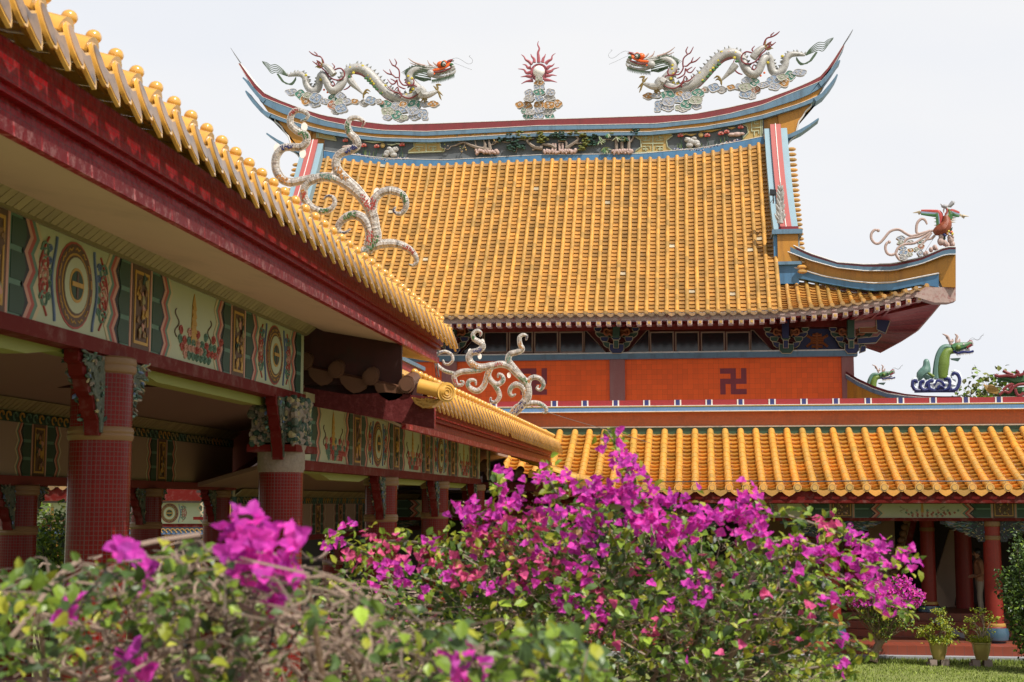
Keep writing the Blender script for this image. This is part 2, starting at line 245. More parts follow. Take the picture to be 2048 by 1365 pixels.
# ------------------------------------------------------------------ mesh helpers
class MB:
    def __init__(s): s.v = []; s.f = []; s.m = []; s.t = []; s.slots = []; s.cur = 0; s.tint = 0.0
    def use(s, name):
        if name not in s.slots: s.slots.append(name)
        s.cur = s.slots.index(name); return s
    def face(s, pts):
        i = len(s.v); s.v.extend(tuple(p) for p in pts); s.f.append(tuple(range(i, i+len(pts)))); s.m.append(s.cur); s.t.append(s.tint)
    def add(s, vs, fs, tint=None):
        i = len(s.v); s.v.extend(tuple(p) for p in vs)
        for f in fs: s.f.append(tuple(k+i for k in f)); s.m.append(s.cur); s.t.append(s.tint if tint is None else tint)
    def box(s, x0, x1, y0, y1, z0, z1):
        s.add([(x0,y0,z0),(x1,y0,z0),(x1,y1,z0),(x0,y1,z0),(x0,y0,z1),(x1,y0,z1),(x1,y1,z1),(x0,y1,z1)],
              [(0,3,2,1),(4,5,6,7),(0,1,5,4),(1,2,6,5),(2,3,7,6),(3,0,4,7)])
    def prism(s, pts, d):                 # closed outline (3-D points) swept by vector d
        d = Vector(d); n = len(pts); pts = [Vector(p) for p in pts]
        nrm = Vector((0,0,0))
        for i in range(n): a, b = pts[i], pts[(i+1) % n]; nrm += (a-pts[0]).cross(b-pts[0])
        if nrm.dot(d) > 0: pts = pts[::-1]
        vs = pts+[p+d for p in pts]
        s.add(vs, [tuple(range(n)), tuple(range(2*n-1, n-1, -1))]+[((i+1) % n, i, n+i, n+(i+1) % n) for i in range(n)])
    def band(s, top, bot, d):             # strip between two polylines, given thickness vector d
        d = Vector(d); n = len(top)
        a = [Vector(p) for p in top]; b = [Vector(p) for p in bot]
        vs = a+b+[p+d for p in a]+[p+d for p in b]; fs = []
        for i in range(n-1):
            fs += [(i, n+i, n+i+1, i+1), (2*n+i, 2*n+i+1, 3*n+i+1, 3*n+i), (i, i+1, 2*n+i+1, 2*n+i), (n+i, 3*n+i, 3*n+i+1, n+i+1)]
        fs += [(0, 2*n, 3*n, n), (n-1, 2*n-1, 4*n-1, 3*n-1)]
        s.add(vs, fs)
    def tube(s, pts, rad, n=8, smooth=3, flat=None, closed_ends=True):
        pts = [Vector(p) for p in pts]
        if not hasattr(rad, '__len__'): rad = [rad]*len(pts)
        if smooth > 1 and len(pts) > 2: pts, rad = spline(pts, rad, smooth)
        rings = []; up = None
        for i, p in enumerate(pts):
            t = (pts[min(i+1, len(pts)-1)]-pts[max(i-1, 0)])
            if t.length < 1e-9: t = Vector((0,0,1))
            t.normalize()
            if up is None: up = t.orthogonal().normalized()
            up = (up-t*up.dot(t))
            if up.length < 1e-6: up = t.orthogonal()
            up.normalize(); sd = t.cross(up)
            r = rad[i]; ring = []
            for k in range(n):
                a = 2*math.pi*k/n; o = up*math.cos(a)*r+sd*math.sin(a)*r
                if flat: o = Vector((o.x*flat[0], o.y*flat[1], o.z*flat[2]))
                ring.append(p+o)
            rings.append(ring)
        vs = [q for r_ in rings for q in r_]; fs = []
        for i in range(len(rings)-1):
            for k in range(n):
                k2 = (k+1) % n; fs.append((i*n+k, i*n+k2, (i+1)*n+k2, (i+1)*n+k))
        if closed_ends:
            fs.append(tuple(range(n-1, -1, -1))); b = (len(rings)-1)*n; fs.append(tuple(b+k for k in range(n)))
        s.add(vs, fs)
    def lathe(s, c, prof, n=20, a0=0.0, a1=2*math.pi):
        c = Vector(c); vs = []; m = len(prof)
        for k in range(n):
            a = a0+(a1-a0)*k/n
            for r, z in prof: vs.append(c+Vector((math.cos(a)*r, math.sin(a)*r, z)))
        fs = [(k*m+i, ((k+1) % n)*m+i, ((k+1) % n)*m+i+1, k*m+i+1) for k in range(n) for i in range(m-1)]
        s.add(vs, fs)
    def ball(s, c, r, n=12, m=8):
        if not hasattr(r, '__len__'): r = (r, r, r)
        c = Vector(c); vs = [c+Vector((0,0,-r[2]))]
        for i in range(1, m):
            p = -math.pi/2+math.pi*i/m
            for k in range(n):
                a = 2*math.pi*k/n; vs.append(c+Vector((math.cos(a)*math.cos(p)*r[0], math.sin(a)*math.cos(p)*r[1], math.sin(p)*r[2])))
        vs.append(c+Vector((0,0,r[2]))); fs = [(0, 1+(k+1) % n, 1+k) for k in range(n)]
        for i in range(m-2):
            for k in range(n): a = 1+i*n+k; b = 1+i*n+(k+1) % n; fs.append((a, b, b+n, a+n))
        t = len(vs)-1; fs += [(1+(m-2)*n+k, 1+(m-2)*n+(k+1) % n, t) for k in range(n)]
        s.add(vs, fs)
    def disc(s, c, r, n, axis, d):        # round plate of thickness d, facing axis
        ax = Vector(axis).normalized(); u = Vector((0,0,1)).cross(ax)
        if u.length < 1e-3: u = Vector((1,0,0))
        u.normalize(); v = ax.cross(u)
        s.prism([Vector(c)+u*math.cos(2*math.pi*k/n)*r+v*math.sin(2*math.pi*k/n)*r for k in range(n)], ax*d)
    def build(s, name, parent=None, loc=None, smooth=35):
        me = bpy.data.meshes.new(name); vs = s.v
        if loc is not None: vs = [(a-loc[0], b-loc[1], c-loc[2]) for a, b, c in vs]
        me.from_pydata(vs, [], s.f)
        for k in s.slots: me.materials.append(MATS[k])
        me.polygons.foreach_set('material_index', s.m)
        at = me.attributes.new('tint', 'FLOAT', 'FACE'); at.data.foreach_set('value', s.t)
        if smooth:
            me.polygons.foreach_set('use_smooth', [True]*len(s.f)); me.set_sharp_from_angle(angle=R(smooth))
        me.update()
        o = bpy.data.objects.new(name, me); COL.objects.link(o)
        if loc is not None: o.location = loc
        if parent is not None:
            o.parent = parent
            if parent.location.length: o.matrix_parent_inverse = Matrix.Translation(parent_world(parent)).inverted()
        return o
def parent_world(o):
    v = Vector(o.location)
    return v
def spline(pts, rad, k):
    P_ = [pts[0]]+pts+[pts[-1]]; Rr = [rad[0]]+list(rad)+[rad[-1]]; op = []; orr = []
    for i in range(1, len(P_)-2):
        for j in range(k):
            t = j/k; a, b, c, d = P_[i-1:i+3]
            op.append(0.5*((2*b)+(c-a)*t+(2*a-5*b+4*c-d)*t*t+(3*b-a-3*c+d)*t**3)); orr.append(Rr[i]*(1-t)+Rr[i+1]*t)
    op.append(pts[-1]); orr.append(rad[-1])
    return op, orr
def lerp(tab, x):                        # piecewise linear table
    if x <= tab[0][0]: return tab[0][1]
    for (a, b), (c, d) in zip(tab, tab[1:]):
        if x <= c: return b+(d-b)*(x-a)/(c-a)
    return tab[-1][1]
def tag(o, label=None, cat=None, group=None, kind=None):
    if label: o['label'] = label
    if cat: o['category'] = cat
    if group: o['group'] = group
    if kind: o['kind'] = kind
    return o
def thing(name, label, cat, loc=(0,0,0), group=None):
    o = bpy.data.objects.new(name, None); COL.objects.link(o); o.location = loc; o.empty_display_size = 0.3
    return tag(o, label, cat, group)
def copy_tree(src, dloc, label=None, rz=None):
    c = src.copy(); COL.objects.link(c); c.location = Vector(src.location)+Vector(dloc)
    if rz is not None: c.rotation_euler.z = rz
    if label: c['label'] = label
    def kids(a, b):
        for ch in list(a.children):
            k = ch.copy(); COL.objects.link(k); k.parent = b; k.matrix_parent_inverse = ch.matrix_parent_inverse.copy(); kids(ch, k)
    kids(src, c)
    return c
def tri(a, b, c, x): return max(0.0, min((x-a)/(b-a), (c-x)/(c-b)))
# ------------------------------------------------------------------ tiled roofs
def tile_roof(parent, cols, fn, r=0.075, pan_len=0.2, cov_len=0.3, lift=0.03, name='', end=True, pan_mat='glazed_pan', cov_mat='glazed_yellow',
              t0=None, drip_mat='weathered_edge', segs=6, disc_r=None, nail=False, pan_name='pan_tiles', cov_name='cover_tiles', drip_len=0.16, tilt=0.0, sag=0.042, taper=0.06, out=Vector((0,-1,0))):
    """cols: list of u; fn(u,t)->Vector, t 0 at the top, 1 at the eave; t0(u): start of that column"""
    pan = MB().use(pan_mat); cov = pan; S = 60
    t0 = t0 or (lambda u: 0.0)
    def sampler(u):
        a = t0(u); pts = [fn(u, a+(1-a)*i/S) for i in range(S+1)]
        acc = [0.0]
        for i in range(S): acc.append(acc[-1]+(pts[i+1]-pts[i]).length)
        def at(s):
            s = max(0.0, min(acc[-1]-1e-6, s)); i = max(0, min(S-1, int(np.searchsorted(acc, s, side='right')-1)))
            k = (s-acc[i])/max(1e-9, acc[i+1]-acc[i]); return pts[i].lerp(pts[i+1], k)
        return at, acc[-1]
    samp = {u: sampler(u) for u in cols}
    def nrm(u, u2, s):
        a, la = samp[u]; b, lb = samp[u2]
        tg = a(s+0.05)-a(s-0.05); lt = b(s*lb/max(la, 1e-6))-a(s); n = lt.cross(tg)
        if n.z < 0: n = -n
        return n.normalized()
    for i, u in enumerate(cols):                       # cover tiles
        cov.use(cov_mat); ctint = random.gauss(0, .15)
        at, ln = samp[u]; u2 = cols[i+1] if i+1 < len(cols) else cols[i-1]
        if ln < 0.15: continue
        n = max(1, round(ln/cov_len)); cov.tint = 0
        for k in range(n):
            cov.tint = ctint+max(-.5, min(.7, random.gauss(0, 0.24))); jit = random.uniform(-0.006, 0.006)
            vs = []
            for e_, (sq, rr) in enumerate(((k*ln/n, r*(1-taper)), ((k+1)*ln/n+0.01, r*(1+taper*.7)))):
                p = at(sq); nn = nrm(u, u2, sq); tg = (at(sq+0.05)-at(sq-0.05)).normalized(); ltv = tg.cross(nn).normalized()
                for j in range(segs+1):
                    a = math.pi*j/segs; vs.append(p+ltv*(math.cos(a)*rr+jit)+nn*(math.sin(a)*rr*1.1+0.012))
            m = segs+1
            cov.add(vs, [(j, j+1, m+j+1, m+j) for j in range(segs)]+[tuple(range(m, 2*m))])
        if end:
            p = at(ln); nn = nrm(u, u2, ln); dr = disc_r or r*1.08
            cov.tint = random.gauss(0, 0.3); q = p+nn*(r*0.35)
            o_ = out
            if tilt:
                lat = Vector((0,0,1)).cross(o_); cov.use(drip_mat)
                cov.prism([q+o_*.02+lat*math.cos(a)*dr*0.40+(Vector((0,0,1))-o_*tilt)*math.sin(a)*dr*.95+Vector((0,0,-dr*.62))+o_*.03 for a in np.linspace(0, 6.2832, 15)[:-1]], o_*0.008); cov.use(cov_mat)
                cov.prism([q+lat*math.cos(a)*dr*0.52+(Vector((0,0,1))-o_*tilt)*math.sin(a)*dr*1.15+Vector((0,0,-dr*.62))+o_*.03 for a in np.linspace(0, 6.2832, 15)[:-1]], o_*0.022); cov.use(cov_mat)
            else:
                cov.disc(q-o_*0.02, dr, 12, o_, 0.05); cov.use('gallery_drip'); cov.disc(q+o_*0.03, dr*0.78, 12, o_, 0.006); cov.use(cov_mat); cov.disc(q+o_*0.03, dr*0.6, 12, o_, 0.014)
        if nail:
            p = at(ln-0.12); cov.ball(p+Vector((0,0,r*1.25)), 0.022, 6, 4)
    pan.use(pan_mat)
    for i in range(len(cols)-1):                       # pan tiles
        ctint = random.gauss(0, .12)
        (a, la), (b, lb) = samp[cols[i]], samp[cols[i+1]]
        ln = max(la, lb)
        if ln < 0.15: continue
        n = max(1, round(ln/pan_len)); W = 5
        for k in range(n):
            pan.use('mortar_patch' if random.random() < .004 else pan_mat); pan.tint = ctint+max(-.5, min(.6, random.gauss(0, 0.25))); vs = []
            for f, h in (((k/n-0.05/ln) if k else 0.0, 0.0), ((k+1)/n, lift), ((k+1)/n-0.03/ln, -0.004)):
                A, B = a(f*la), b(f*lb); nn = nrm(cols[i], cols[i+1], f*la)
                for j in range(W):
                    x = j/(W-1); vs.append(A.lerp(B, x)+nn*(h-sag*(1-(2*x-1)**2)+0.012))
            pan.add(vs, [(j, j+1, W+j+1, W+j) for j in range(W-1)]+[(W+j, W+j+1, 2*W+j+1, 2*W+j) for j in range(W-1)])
    if end and drip_len:
        dm = pan; dm.use(drip_mat)
        for i in range(len(cols)-1):
            A = samp[cols[i]][0](99); B = samp[cols[i+1]][0](99)
            if random.random() < 0.04: continue
            dm.tint = random.gauss(0, 0.4); c = (A+B)/2; w_ = (B-A)*(0.27 if tilt else 0.42); dn = Vector((0,0,-1))
            pts = [c-w_+Vector((0,0,-0.0)), c-w_*0.9+dn*drip_len*0.45, c-w_*0.45+dn*drip_len*0.8, c+dn*drip_len, c+w_*0.45+dn*drip_len*0.8, c+w_*0.9+dn*drip_len*0.45, c+w_, c-Vector((0,0,0.03))]
            if tilt:
                dm.use(cov_mat); dm.prism([p+out*(0.01+tilt*(c.z-p.z)) for p in pts], out*0.022); pc = sum(pts, Vector())/len(pts); dm.use(drip_mat); dm.prism([p.lerp(pc, .2)+out*(0.03+tilt*(c.z-p.lerp(pc, .2).z)) for p in pts], out*0.006)
            else: dm.use(drip_mat); dm.prism([p+out*0.01 for p in pts], out*0.025)
    o1 = pan.build('roof_tiles', parent)
    return o1

# ------------------------------------------------------------------ the great hall
hall = thing('temple_hall', 'great temple hall with sweeping golden tiled roof and vermilion wall panels behind the galleries', 'temple', (-6.5, 56, 0))
YR = 58.3; XC = P(1079, 250, YR).x
Z3 = lambda zx, zy: (1480+zx/3.592, 220+zy/3.592)
def RC(tab, Y=YR): return [P(x, y, Y) for x, y in tab]
def MX(p):                             # left half: mirrored, its upswept end slightly longer than the right one
    d = p.x-XC; e = max(0.0, d-9.9); return Vector((XC-d-e*.19, p.y, p.z+e*.11))
def mir(pts): return [MX(p) for p in reversed(pts)]
def full(tab, Y=YR):
    r_ = RC(tab, Y); return mir(r_)+r_[1:] if abs(r_[0].x-XC) < 0.05 else mir(r_)+r_
red_top = [(1079,239.5),(1141,238),(1292,233),(1387,229),(1457,216),(1527,200),(1580,181),(1619,165),(1643,152),(1661,130),(1686,91)]
red_bot = [(1079,252),(1141,251),(1310,248),(1404,239),(1460,228),(1527,210),(1580,188),(1619,172.5),(1647,160),(1664,138),(1689,92)]
bl1_bot = [(1079,260.4),(1141,259.5),(1316,256),(1422,244),(1470,235),(1527,221),(1598,198),(1625,186),(1647,172)]
bl2_top = [(1079,266.4),(1141,265.5),(1299,264),(1404,254.5),(1470,243),(1524,231),(1590,211),(1612,203),(1634,193)]
bl2_bot = [(1079,273),(1141,272),(1299,270.5),(1404,261),(1470,250),(1524,238),(1590,218),(1612,210),(1636,200)]
fr_bot = [(1079,310.4),(1141,309.5),(1274,308.5),(1345,302),(1390,298),(1432,291),(1480,283),(1528,273)]
lb_bot = [(1079,324),(1141,323),(1316,320),(1380,314),(1439,305),(1490,297),(1528,289)]
def res(tab, n):                       # same number of samples on every line, from centre to the far end
    x0, x1 = tab[0][0], tab[-1][0]; return [(x0+(x1-x0)*i/n, lerp(tab, x0+(x1-x0)*i/n)) for i in range(n+1)]
def layer(top, bot, Y, d, mname, name, trim=None, n=40):
    a, b = res(top, n), res(bot, n); A, B = full(a, Y), full(b, Y)
    m = MB().use(mname); m.band(A, B, (0, d, 0))
    if trim:
        m.use('white_trim'); up = Vector((0, 0, 0.022)); m.band([p+up+Vector((0,-0.012,0)) for p in A], [p+Vector((0,-0.012,0)) for p in A], (0, d+0.012, 0))
    return m.build(name, hall)
layer(red_top, red_bot, 58.20, 0.8, 'red_mosaic', 'ridge_crest', True)
layer(red_bot, bl1_bot, 58.16, 0.9, 'blue_mosaic', 'ridge_upper_moulding', True)
layer(bl1_bot, bl2_top, 58.25, 0.7, 'ochre_mosaic', 'ridge_core')
layer(bl2_top, bl2_bot, 58.18, 0.8, 'blue_mosaic', 'ridge_lower_moulding', True)
layer(bl2_bot[:6]+[(1528,237)], fr_bot, 58.40, 0.5, 'frieze_grey', 'ridge_frieze')
layer(fr_bot, lb_bot, 58.27, 0.7, 'deep_blue_mosaic', 'ridge_foot', True)
for F_ in ((lambda v: v), (lambda v: Vector((2*XC-v.x, v.y, v.z)))):
    cb = MB().use('ochre_mosaic'); cb.prism([F_(P(x, y, 58.5)) for x, y in ((1520,230),(1562,216),(1562,284),(1520,284))], (0, .4, 0)); cb.build('ridge_end_block', hall)
for s_ in (0, 1):                      # flying ends of the mouldings, the fins and the spikes
    F_ = (lambda pts: pts) if s_ == 0 else (lambda pts: [MX(p) for p in pts])
    m = MB().use('blue_mosaic')
    for tab in ([(1640,170,5.6),(1652,157,5.2),(1664,141,4.6),(1674,127,3.2),(1680,121,2.0)], [(1630,200,5.6),(1645,190,5.2),(1660,172,4.6),(1670,158,3.4),(1675,149,2.2)]):
        c = [(x, y) for x, y, w_ in tab]
        A = F_([P(x-w_*0.4, y-w_*0.6, 58.1) for x, y, w_ in tab]); B = F_([P(x+w_*0.4, y+w_*0.6, 58.1) for x, y, w_ in tab])
        m.band(A, B, (0, 0.8, 0))
    m.build('moulding_horn', hall)
    m = MB().use('ochre_mosaic')
    fin = [(1556,230),(1600,215),(1636,201),(1632,199),(1624,201),(1622,213),(1614,220),(1610,225),(1606,233),(1598,243),(1594,258),(1592,266),(1575,272),(1560,277)]
    m.prism(F_([P(x, y, 58.4) for x, y in fin]), (0, 0.5, 0))
    m.use('white_trim'); m.tube(F_([P(x, y, 58.38) for x, y in fin[3:12]]), 0.035, 5, 1)
    m.build('ridge_fin', hall)
    m = MB().use('blue_mosaic')
    A = F_([P(x, y, 58.2) for x, y in ((1556,275),(1580,268),(1600,259),(1618,249),(1637,236))]); B = F_([P(x, y, 58.2) for x, y in ((1556,281),(1582,275),(1603,265),(1620,253),(1638,239))])
    m.band(A, B, (0, 0.7, 0)); m.use('deep_blue_mosaic')
    m.prism(F_([P(x, y, 58.4) for x, y in ((1556,281),(1582,275),(1593,270),(1582,279),(1575,290),(1571,305),(1560,305))]), (0, 0.5, 0))
    m.use('white_trim'); m.tube(F_([P(x, y, 58.38) for x, y in ((1593,271),(1582,280),(1575,291),(1571,304),(1560,305))]), 0.03, 5, 1)
    m.build('ridge_fin_foot', hall)
    m = MB().use('cable_grey'); m.tube(F_([P(1687,91,58.5), P(1696,76,58.5), P(1706,59,58.5)]), [0.03,0.02,0.008], 5, 1)
    m.tube(F_([P(1688,90,58.6), P(1699,74,58.6), P(1705,62,58.6)]), 0.008, 4, 1); m.build('lightning_rod', hall)
def eave_y(x): return lerp([(600,640),(900,632.5),(1300,628),(1501,625),(1561,621.6),(1603,618),(1664,614),(1685,611),(1727,605),(1768,597),(1807,587),(1847,577),(1868,571)], x)
XE = P(1868, 571, 52).x; XB = P(1543, 455, 54.3).x
eave_tab = [(P(x, eave_y(x), 52).x, P(x, eave_y(x), 52).z) for x in range(900, 1869, 8)]
def eave_z(X):
    if X < XC: X = 2*XC-X
    return lerp(eave_tab, X)
top_tab = [(P(x, lerp(lb_bot, x), YR).x, P(x, lerp(lb_bot, x), YR).z) for x in range(1079, 1529, 8)]
def top_z(X):
    if X < XC: X = 2*XC-X
    return lerp(top_tab, X)
def hall_fn(X, t):
    zt, ze = top_z(X)+0.05, eave_z(X)+0.03
    return Vector((X, YR-0.05+(52-YR)*t, zt+(ze-zt)*t-0.42*4*t*(1-t)*(1-0.25*t)))
cols = []; X = XB+0.12
while X > 2*XC-XB-0.5: cols.append(X); X -= 0.372
cols = cols[::-1]
roof = thing('x', '', ''); bpy.data.objects.remove(roof)
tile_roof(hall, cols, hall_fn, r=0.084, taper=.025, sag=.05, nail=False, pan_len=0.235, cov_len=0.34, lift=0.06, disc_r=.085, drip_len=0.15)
# hip corner: skirt of tiles beyond the gable band
hip_blue_bot = [Z3(*p) for p in ((260,1170),(330,1190),(500,1215),(700,1260),(900,1290),(1100,1290),(1300,1250),(1420,1240))]
def hipY(x): return 54.3+(51.95-54.3)*(x-1560)/(1905-1560)
hip_tab = [(P(x, lerp(hip_blue_bot, x), hipY(x)).x, P(x, lerp(hip_blue_bot, x), hipY(x))) for x in range(1552, 1876, 6)]
def hip_pt(X):
    if X <= hip_tab[0][0]: return hip_tab[0][1]
    for (a, p), (b, q) in zip(hip_tab, hip_tab[1:]):
        if X <= b: return p.lerp(q, (X-a)/(b-a))
    return hip_tab[-1][1]
def skirt_fn(X, t):
    a = hip_pt(X)+Vector((0, 0.12, -0.12)); a.x = X; b = Vector((X, 52, eave_z(X)+0.03)); p = a.lerp(b, t); p.z -= 0.12*4*t*(1-t)*min(1, (a.y-52)/2); return p
sc_cols = [XB+0.12+0.372*i for i in range(0, 17) if XB+0.12+0.372*i < XE+0.1]
tile_roof(hall, sc_cols, skirt_fn, r=0.082, taper=.03, sag=.05, pan_len=0.235, cov_len=0.34, lift=0.06, disc_r=.085, pan_name='hip_pan_tiles', cov_name='hip_cover_tiles', drip_len=0.12)
# mirrored left skirt, plain
tile_roof(hall, [2*XC-x for x in sc_cols][::-1], lambda X, t: Vector((X, skirt_fn(2*XC-X, t).y, skirt_fn(2*XC-X, t).z)), r=0.086, pan_name='hip_pan_tiles', cov_name='hip_cover_tiles')
# gable bands running down the roof edge
def band_path(dx, off, n=18):
    pts = []
    for i in range(n+1):
        t = 0.665*i/n; p = hall_fn(XB, t); pts.append(Vector((XB+dx*(1+0.0*i/n)+0.10*(i/n)**2, p.y, p.z+off+0.25*(i/n)**3)))
    return pts
for s_ in (0, 1):
    F_ = (lambda v: v) if s_ == 0 else (lambda v: Vector((2*XC-v.x, v.y, v.z)))
    g = MB()
    for x0, x1, off, mm in ((0.0,0.24,0.60,'light_blue'),(0.24,0.66,0.78,'pink_mosaic'),(0.66,0.92,0.60,'light_blue')):
        g.use(mm); a = [F_(v) for v in band_path(x0, off)]; b = [F_(v) for v in band_path(x1, off)]; lo = [F_(v) for v in band_path(x0, -0.25)]; lo2 = [F_(v) for v in band_path(x1, -0.25)]
        m_ = len(a); vs = a+b+lo+lo2; fs = []
        for i in range(m_-1): fs += [(i, i+1, m_+i+1, m_+i), (i, 2*m_+i, 2*m_+i+1, i+1), (m_+i, m_+i+1, 3*m_+i+1, 3*m_+i)]
        fs += [(0, m_, 3*m_, 2*m_), (m_-1, 3*m_-1, 4*m_-1, 2*m_-1)]; g.add(vs, fs)
    g.use('white_trim'); g.tube([F_(v+Vector((0,0,0.01))) for v in band_path(0.45, 0.79)], 0.022, 4, 1)
    g.build('gable_band', hall)
    e_ = band_path(0, 0)[-1]; bx = MB().use('deep_blue_mosaic')
    zt = P(1560, 462, e_.y-0.1).z; X0, X1 = e_.x-0.05, e_.x+0.98
    def fb(x0, x1, y0, y1, z0, z1):
        if s_: x0, x1 = 2*XC-x1, 2*XC-x0
        bx.box(x0, x1, y0, y1, z0, z1)
    bx.use('maroon_tile'); fb(X0+0.2, X1-0.1, e_.y-0.22, e_.y+0.6, zt+0.02, zt+0.14)
    bx.use('blue_mosaic'); fb(X0-0.06, X1+0.04, e_.y-0.32, e_.y+0.8, zt-0.16, zt+0.02)
    bx.use('ochre_mosaic'); fb(X0+0.14, X1-0.12, e_.y-0.2, e_.y+0.8, zt-1.22, zt-0.16)
    bx.use('deep_blue_mosaic'); fb(X0, X0+0.14, e_.y-0.12, e_.y+0.8, zt-1.9, zt-0.16)
    bx.use('blue_mosaic'); fb(X0+0.02, X1-0.02, e_.y-0.34, e_.y+0.8, zt-1.34, zt-1.22)
    bx.use('deep_blue_mosaic'); fb(X0+0.14, X1-0.12, e_.y-0.2, e_.y+0.8, zt-2.05, zt-1.34)
    bx.build('gable_band_foot', hall)
    # verge tiles seen beyond the band and the gable wall
    vt = MB().use('glazed_yellow')
    for i in range(26):
        t = 0.06+0.72*i/26; p = hall_fn(XB, t); vt.tint = random.gauss(0, .3); c = F_(Vector((XB+1.06, p.y, p.z+0.18-0.3*t))); vt.ball(c, (0.19, 0.10, 0.085), 8, 5)
    vt.build('verge_tiles', hall)
    gw = MB().use('ochre_mosaic'); pr = [hall_fn(XB, i/10*0.62) for i in range(11)]
    outl = [F_(Vector((XB+0.5, p.y+0.15, p.z-0.1))) for p in pr]; outl2 = outl+[F_(Vector((XB+0.5, 2*59-p.y, p.z-0.1))) for p in reversed(pr)]
    gw.prism(outl2, (0.2 if s_ == 0 else -0.2, 0, 0)); gw.build('gable_wall', hall)
# hip ridges
hr = MB()
HT = [Z3(*p) for p in ((325,945),(500,1030),(700,1095),(900,1110),(1100,1105),(1300,1060),(1480,985),(1550,985))]
HB = [Z3(*p) for p in ((325,968),(500,1050),(700,1110),(900,1128),(1100,1126),(1300,1082),(1480,1003),(1550,1003))]
HC = [Z3(*p) for p in ((325,1012),(500,1080),(700,1135),(900,1157),(1100,1155),(1300,1108),(1480,1038),(1550,1038))]
HD = [Z3(*p) for p in ((325,1115),(450,1150),(600,1195),(800,1230),(950,1245),(1100,1240),(1300,1200),(1428,1175))]
HE = [Z3(*p) for p in ((325,1195),(450,1215),(600,1245),(800,1280),(950,1300),(1100,1295),(1300,1255),(1428,1275))]
def hres(tab, n, x0=None, x1=None):
    x0 = x0 or tab[0][0]; x1 = x1 or tab[-1][0]; return [(x0+(x1-x0)*i/n, lerp(tab, x0+(x1-x0)*i/n)) for i in range(n+1)]
def HP(tab, dy): return [P(x, y, hipY(x)+dy) for x, y in hres(tab, 26)]
for F_ in ((lambda v: v), (lambda v: Vector((2*XC-v.x, v.y, v.z)))):
    hr = MB()
    for a, b, dy, d, mm in ((HT, HB, -0.22, 0.7, 'red_mosaic'), (HB, HC, -0.3, 0.85, 'blue_mosaic'), (HC, None, -0.12, 0.5, 'ochre_mosaic'), (HD, HE, -0.2, 0.5, 'deep_blue_mosaic')):
        hr.use(mm)
        if b is None:
            x1 = HC[-1][0]; ha = [P(x, y, hipY(x)+dy) for x, y in hres(HC, 26)]
            hb = [P(x, lerp(HD+[(Z3(1430,0)[0], Z3(0,1272)[1]), (x1, Z3(0,1275)[1])], x), hipY(x)+dy) for x, y in hres(HC, 26)]
        else: ha, hb = HP(a, dy), HP(b, dy)
        hr.band([F_(p) for p in ha], [F_(p) for p in hb], (0, d, 0))
    hr.use('white_trim'); hr.tube([F_(p) for p in HP(HD, -0.22)], 0.03, 5, 1); hr.tube([F_(p) for p in HP(HC, -0.32)], 0.02, 5, 1); hr.tube([F_(p) for p in HP(HT, -0.24)], 0.022, 5, 1)
    hr.use('peeling'); q0 = [P(*Z3(*p), 51.95) for p in ((1330,1275),(1550,1275),(1550,1372),(1500,1385),(1400,1385),(1250,1340))]
    hr.prism([F_(p) for p in q0], (0, 0.55, 0))
    hr.build('hip_ridge', hall)
# eave board, rafter ends and soffit
eb = MB().use('peeling'); Xs = np.linspace(2*XC-XE, XE, 120)
eb.band([Vector((x, 52.07, eave_z(x)+0.03)) for x in Xs], [Vector((x, 52.07, eave_z(x)-0.23)) for x in Xs], (0, 0.14, 0)); eb.build('eave_board', hall)
for k in range(78):
    x = XE-0.15-0.372*k*1.0
    if x < P(760, 640, 52).x: break
    m = MB().use('peeling'); zt = eave_z(x)-0.245; m.tint = random.gauss(0, 0.6)
    m.box(x-0.085, x+0.085, 52.0, 52.5, zt-0.17, zt)
    m.use('gold_paint'); m.box(x-0.045, x+0.045, 51.985, 52.0, zt-0.13, zt-0.04); m.build('rafter_end', hall)
WZ = P(1300, 657, 55.6).z; XW = P(1712, 700, 55.6).x; XWL = 2*XC-XW
so = MB().use('rafter_red')
so.band([Vector((x, 52.2, eave_z(x)-0.30)) for x in Xs], [Vector((x, 55.9, WZ+0.35)) for x in Xs], (0, 0.02, 0.05))
side = [(1882,603,52.3),(1858,632,54.0),(1832,662,55.8),(1800,683,58.4),(1762,704,61.4)]
SP = [P(*a) for a in side]
sideF = []
for i in range(33):
    f = i/8; j = min(3, int(f)); sideF.append(SP[j].lerp(SP[j+1], f-j))
for F_ in ((lambda v: v), (lambda v: Vector((2*XC-v.x, v.y, v.z)))):
    inn = [Vector((XW-0.1, 55.6+(61.2-55.6)*i/32, WZ+0.2)) for i in range(33)]
    so.band([F_(p+Vector((0,0,0.06))) for p in sideF], [F_(p) for p in inn], (0, 0, 0.12))
    for i in range(48):
        f = i/47*32; j = min(31, int(f)); a = sideF[j].lerp(sideF[j+1], f-j)+Vector((0, 0, 0.04)); b = inn[j].lerp(inn[j+1], (f-j))
        so.tint = random.gauss(0, .4); so.tube([F_(a+Vector((0,0,-.05))), F_(b+Vector((0,0,-.05)))], 0.062, 4, 1)
    for i in range(12):
        x = 6.0+3.0*i/12; a = Vector((x, 52.25, eave_z(x)-0.36)); b = Vector((XW-0.1, 55.5, WZ+0.15)); so.tube([F_(a), F_(b)], 0.055, 4, 1)
    so.use('peeling'); so.tube([F_(p+Vector((0.02,0,0.05))) for p in sideF], 0.09, 5, 1); so.use('rafter_red')
    # side slope of the roof above
    so.use('glazed_pan')
    up_ = [Vector((XB+1.3, 55.6+(61.4-55.6)*i/32, 11.7)) for i in range(33)]
    so.band([F_(p+Vector((0,0,0.22))) for p in sideF], [F_(p) for p in up_], (0, 0, 0.1)); so.use('rafter_red')
